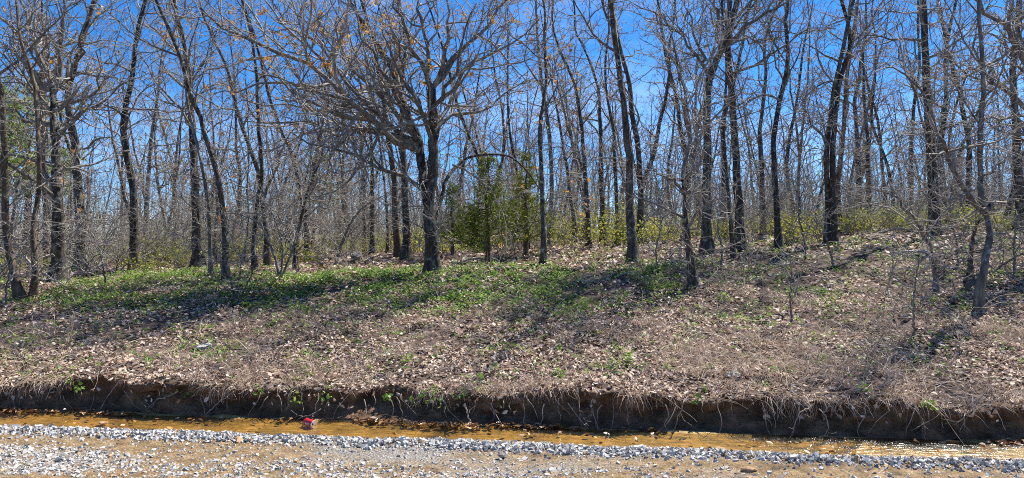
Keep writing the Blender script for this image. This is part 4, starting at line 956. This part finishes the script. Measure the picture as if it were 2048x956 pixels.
def dry_grass():
    r = rng_(1520); m = MB()
    n = 5200; u = r.uniform(-8.5, 8.5, n); v = 6.25 + 5.2 * r.random(n) ** 1.6; x, y = xy_of(u, v)
    dens = np.clip(1.25 - (v - 6.4) * .25, .06, 1) * smooth(fbm(x * 1.15 + 4, y * 1.15, 3), .40, .62) * (0.45 + .55 * smooth(x, -3, 2.5))
    keep = (r.random(n) < dens) & (v > lip_v(u) - .02) & (np.abs(x) < .8 * y); x, y, u, v = x[keep], y[keep], u[keep], v[keep]
    k = 20; nn = len(x) * k; size = np.repeat(r.uniform(.55, 1.35, len(x)), k); az = r.uniform(0, 6.28, nn)
    X = np.repeat(x, k) + np.cos(az) * r.random(nn) * .03 * size; Y = np.repeat(y, k) + np.sin(az) * r.random(nn) * .03 * size
    S = np.stack([X, Y, slope_h(X, Y)], -1); tl = r.uniform(.25, 1.5, nn); lean = np.repeat(r.normal(0, .35, len(x)), k)
    D = np.stack([np.cos(az) * tl + lean, np.sin(az) * tl - .2, np.ones(nn)], -1)
    m.add(*blades(S, D, r.uniform(.10, .27, nn) * size, r.uniform(.0018, .0045, nn), r, r.uniform(.3, .9, nn)))
    print('tussocks', len(x))
    # blades hanging over the lip of the bank
    n = 8500; u = r.uniform(-8, 8, n); cl = smooth(fbm(u * 2.6 + 2, u * 0 + 5, 3), .42, .68); kp = r.random(n) < .05 + cl; u = u[kp]; cl = cl[kp]; v = lip_v(u) + r.uniform(-.04, .14, len(u)); x, y = xy_of(u, v)
    S = np.stack([x, y, slope_h(*xy_of(u, np.maximum(v, lip_v(u) + .03))) - .005], -1); D = np.stack([r.normal(0, .7, len(u)), -r.uniform(.5, 1.4, len(u)), r.uniform(-.1, .9, len(u))], -1)
    m.add(*blades(S, D, r.uniform(.05, .14, len(u)) + cl * r.uniform(0, .2, len(u)), r.uniform(.0018, .004, len(u)), r, r.uniform(.3, .9, len(u)), 4))
    # matted stems lying about
    n = 3600; u = r.uniform(-11, 11, n); v = 6.3 + 7 * r.random(n) ** 1.4; x, y = xy_of(u, v); kp = np.abs(x) < .8 * y; x, y = x[kp], y[kp]; az = r.uniform(0, 6.28, len(x))
    S = np.stack([x, y, slope_h(x, y) + r.uniform(.01, .06, len(x))], -1); D = np.stack([np.cos(az), np.sin(az), r.uniform(-.05, .45, len(x))], -1)
    m.add(*blades(S, D, r.uniform(.15, .5, len(x)), r.uniform(.0016, .0035, len(x)), r, r.uniform(.02, .25, len(x))))
    n = 17000; u = r.uniform(-10, 10, n); v = 6.3 + 6.5 * r.random(n) ** 1.2; x, y = xy_of(u, v); kp = (np.abs(x) < .8 * y) & (v > lip_v(u)); x, y = x[kp], y[kp]; az = r.uniform(0, 6.28, len(x))
    S = np.stack([x, y, slope_h(x, y) + r.uniform(.015, .065, len(x))], -1); D = np.stack([np.cos(az), np.sin(az), r.uniform(-.2, .6, len(x))], -1)
    m.add(*blades(S, D, r.uniform(.05, .17, len(x)), r.uniform(.0016, .0036, len(x)), r, r.uniform(.0, .5, len(x)), 2))
    n = 520; u = np.where(r.random(n) < .6, r.uniform(1.5, 8, n), r.uniform(-8, 8, n)); v = 6.35 + 3.2 * r.random(n) ** 1.3; x, y = xy_of(u, v); az = r.uniform(0, 6.28, n)
    S = np.stack([x, y, slope_h(x, y)], -1); D = np.stack([np.cos(az), np.sin(az) * .6 - .2, r.uniform(.3, 1.1, n)], -1)
    m.add(*blades(S, D, r.uniform(.4, 1.0, n), r.uniform(.0022, .0045, n), r, r.uniform(.12, .38, n), 7))
    return tag(put('dry_grass', m.mesh('dry_grass', (0, 0, 0), False), M['dry_grass']), 'dry straw coloured grass and stems matted over the lower slope', 'grass', kind='stuff')
dry_grass()
def green_cover():
    r = rng_(1530); n = 40000; y = 6.3 + 9.5 * r.random(n) ** .8; x = r.uniform(-.82, .82, n) * y; u, v = uv_of(x, y)
    band = smooth(v, 8.3, 9.6) * (1 - smooth(v, 12.0, 13.6)) * smooth(x, -9, -6.5) * (1 - smooth(x, 3.0, 5.2))
    nb = fbm(x * .75 + 11, y * .75, 3)
    p = np.maximum(band * smooth(nb + .10 * np.exp(-((x + .5) / 3.2) ** 2), .33, .57), .9 * smooth(fbm(x * 1.6 + 31, y * 1.6, 3), .62, .74) * (1 - smooth(v, 10.5, 14)) * .7)
    p = np.maximum(p, .35 * smooth(fbm(x * 1.2 + 3, y * 1.2 + 9, 2), .55, .75) * (v > 9))
    keep = (r.random(n) < np.maximum(.9 * p * (.25 + .75 * smooth(fbm(x * 3.1, y * 3.1, 2), .34, .64)), .055)) & (v > lip_v(u)); x, y = x[keep], y[keep]
    k = 6; X = np.repeat(x, k) + r.normal(0, .035, len(x) * k); Y = np.repeat(y, k) + r.normal(0, .035, len(x) * k); Z = slope_h(X, Y) + np.repeat(r.uniform(.03, .12, len(x)), k) * r.uniform(.4, 1.1, len(X))
    m = MB(); m.add(*leaf_quads(np.stack([X, Y, Z], -1), r.uniform(.022, .05, len(X)), r, .5, None, 1.4))
    return tag(put('green_ground_cover', m.mesh('green_ground_cover', (0, 0, 0), False), M['green_leaf']), 'low fresh green leaves carpeting the middle of the slope', 'ground cover', kind='stuff')
green_cover()
def sprigs():
    # green sprigs growing out of the bank lip
    r = rng_(1540); C = []
    for px, py in [(140, 764), (160, 770), (375, 782), (580, 795), (592, 800), (655, 790), (775, 796), (825, 800), (842, 793), (868, 780), (880, 808), (920, 792), (345, 790), (1395, 792), (1855, 808), (1735, 778), (520, 778), (960, 760), (1120, 748)]:
        p = bank_pt(px, py, .05); C.append(p + r.normal(0, .03, (int(r.integers(5, 20)), 3)))
    C = np.concatenate(C); m = MB(); m.add(*leaf_quads(C, r.uniform(.02, .045, len(C)), r, .3, None, 1.5))
    tag(put('green_sprigs', m.mesh('green_sprigs', (0, 0, 0), False), M['green_leaf']), 'fresh green sprigs growing from the lip of the bank', 'sprigs', kind='stuff')
sprigs()
def gravel():
    r = rng_(1550)
    n = 90000; u = r.uniform(-6.6, 6.6, n); v = r.uniform(4.3, 5.52, n)
    row = np.exp(-((v - 5.29 - .05 * (fbm(u * 1.2, u * 0 + 1, 2) - .5)) / .125) ** 2)
    left = 1 - smooth(u, -3.2, 1.5)
    bed = smooth(4.98 + .25 * (fbm(u * .7 + 3, u * 0, 2) - .5) - .10 * (1 - left) - v, 0, .16) * (0.42 + .58 * left) * (0.40 + 1.0 * smooth(fbm(u * 1.3 + 7, v * 2.2, 3), .30, .58))
    p = np.maximum(row * 1.0, np.maximum(bed, .24)); keep = r.random(n) < p * .62; u, v, row = u[keep], v[keep], row[keep]
    x, y = xy_of(u, v); N = len(x)
    s = .006 + .012 * r.random(N) ** 2.0 + .003 * row; s = np.where((row < .3) & (r.random(N) < .6), s * .6, s); s = np.where(r.random(N) < .015, s * 1.6, s)
    z = road_z(u, v) + s * (.02 + .25 * row) + row * r.random(N) ** 1.3 * .014
    ico = np.array([(-1, -1, -1), (1, -1, -1), (1, 1, -1), (-1, 1, -1), (-1, -1, 1), (1, -1, 1), (1, 1, 1), (-1, 1, 1)]) * .72
    tri = np.array([(0, 2, 1), (0, 3, 2), (4, 5, 6), (4, 6, 7), (0, 1, 5), (0, 5, 4), (1, 2, 6), (1, 6, 5), (2, 3, 7), (2, 7, 6), (3, 0, 4), (3, 4, 7)])
    V = ico[None] * (1 + r.normal(0, .20, (N, 8, 3))) * np.stack([r.uniform(.8, 1.5, N), r.uniform(.7, 1.2, N), r.uniform(.45, .9, N)], -1)[:, None]
    q = nrm(r.normal(0, 1, (N, 4)) + np.array([1.6, 0, 0, 0])); w_, a_, b_, c_ = q.T
    Rm = np.stack([np.stack([1 - 2 * (b_ * b_ + c_ * c_), 2 * (a_ * b_ - c_ * w_), 2 * (a_ * c_ + b_ * w_)], -1), np.stack([2 * (a_ * b_ + c_ * w_), 1 - 2 * (a_ * a_ + c_ * c_), 2 * (b_ * c_ - a_ * w_)], -1), np.stack([2 * (a_ * c_ - b_ * w_), 2 * (b_ * c_ + a_ * w_), 1 - 2 * (a_ * a_ + b_ * b_)], -1)], 1)
    az = r.uniform(0, 6.28, N); ca, sa = np.cos(az), np.sin(az); Rz = np.zeros((N, 3, 3)); Rz[:, 0, 0] = ca; Rz[:, 0, 1] = -sa; Rz[:, 1, 0] = sa; Rz[:, 1, 1] = ca; Rz[:, 2, 2] = 1
    V = np.einsum('nij,nkj->nki', Rm @ Rz, V) * s[:, None, None] + np.stack([x, y, z], -1)[:, None]
    T = (np.arange(N)[:, None, None] * 8 + tri[None]).reshape(-1, 3)
    me = mesh_from('gravel', V, None, T, False)
    print('gravel stones', N)
    return tag(put('gravel', me, M['gravel']), 'crushed grey limestone heaped along the road edge and scattered on the road', 'gravel', kind='stuff')
gravel()

# ------------------------------------------------------------------ the drinks can in the ditch
def can():
    d = vdepth(619, 5.98); base = np.array([(619 - 1024) / F * d, d, -.052])
    root = empty('drinks_can', base, 'red and white drinks can lying on its side in the ditch water', 'can')
    def lathe(name, prof, mat, n=28, parent=None):
        a = np.arange(n) * 2 * np.pi / n
        V = np.array([[(rr * math.cos(t), rr * math.sin(t), h) for t in a] for rr, h in prof]).reshape(-1, 3)
        k = len(prof); j = np.arange(n); Qd = np.concatenate([np.stack([i * n + j, i * n + (j + 1) % n, (i + 1) * n + (j + 1) % n, (i + 1) * n + j], -1) for i in range(k - 1)])
        return put(name, mesh_from(name, V, Qd), mat, parent)
    m, nt, b = new_mat('printed can'); b.inputs['Roughness'].default_value = .3; b.inputs['Specular IOR Level'].default_value = .5
    t = nt.nodes.new('ShaderNodeTexCoord'); sp = nt.nodes.new('ShaderNodeSeparateXYZ'); nt.links.new(t.outputs['Object'], sp.inputs[0])
    red, wht, blu = (.55, .02, .03), (.75, .73, .74), (.05, .05, .28)
    r1 = ramp(nt, [(0, wht), (.10, red), (.30, red), (.34, wht), (.44, blu), (.50, wht), (.60, blu), (.68, wht), (.74, red), (.92, wht)]); r1.color_ramp.interpolation = 'CONSTANT'
    mr = nt.nodes.new('ShaderNodeMapRange'); mr.inputs['From Max'].default_value = .122
    nt.links.new(sp.outputs['Z'], mr.inputs['Value']); nt.links.new(mr.outputs['Result'], r1.inputs['Fac'])
    r2 = ramp(nt, [(.0, (1, 1, 1)), (.62, (0, 0, 0))]); r2.color_ramp.interpolation = 'CONSTANT'
    ma = nt.nodes.new('ShaderNodeMapRange'); ma.inputs['From Min'].default_value = -.033; ma.inputs['From Max'].default_value = .033
    nt.links.new(sp.outputs['X'], ma.inputs['Value']); nt.links.new(ma.outputs['Result'], r2.inputs['Fac'])
    mx = nt.nodes.new('ShaderNodeMixRGB'); mx.inputs[1].default_value = (*red, 1); nt.links.new(r2.outputs['Color'], mx.inputs[0]); nt.links.new(r1.outputs['Color'], mx.inputs[2]); nt.links.new(mx.outputs['Color'], b.inputs['Base Color'])
    al, nt2, b2 = new_mat('bare aluminium'); b2.inputs['Base Color'].default_value = (.86, .86, .88, 1); b2.inputs['Metallic'].default_value = .6; b2.inputs['Roughness'].default_value = .45
    axis = Vector((.80, -.60, -.03)).normalized(); q = axis.to_track_quat('Z', 'X')
    body = lathe('body', [(.024, .0), (.030, .004), (.033, .010), (.033, .104), (.030, .114), (.0272, .118)], m, parent=root)
    rim = lathe('rim', [(.0268, .1175), (.0285, .118), (.0292, .121), (.0285, .123), (.0262, .1225), (.0255, .119)], al, parent=root)
    lid = lathe('lid', [(.0256, .1188), (.018, .1185), (.0001, .1185)], al, parent=root)
    bot = lathe('bottom', [(.0239, .0005), (.020, .004), (.0001, .010)], al, parent=root)
    dk, nt3, b3 = new_mat('dark opening'); b3.inputs['Base Color'].default_value = (.01, .01, .01, 1)
    op = lathe('opening', [(.009, .1192), (.0001, .1192)], dk, 14, parent=lid)
    op.location = (0, .011, 0)
    for o in (body, rim, lid, bot):
        o.rotation_mode = 'QUATERNION'; o.rotation_quaternion = q; o.location = Vector((-axis.x * .06, -axis.y * .06, .014))
can()

tri = {}
for m in bpy.data.meshes:
    k = m.name.split('.')[0]; tri[k] = tri.get(k, 0) + len(m.loops) - 2 * len(m.polygons)
print('UNIQUE TRIANGLES', sum(tri.values()), sorted(tri.items(), key=lambda t: -t[1])[:14], 'objects', len(bpy.data.objects))
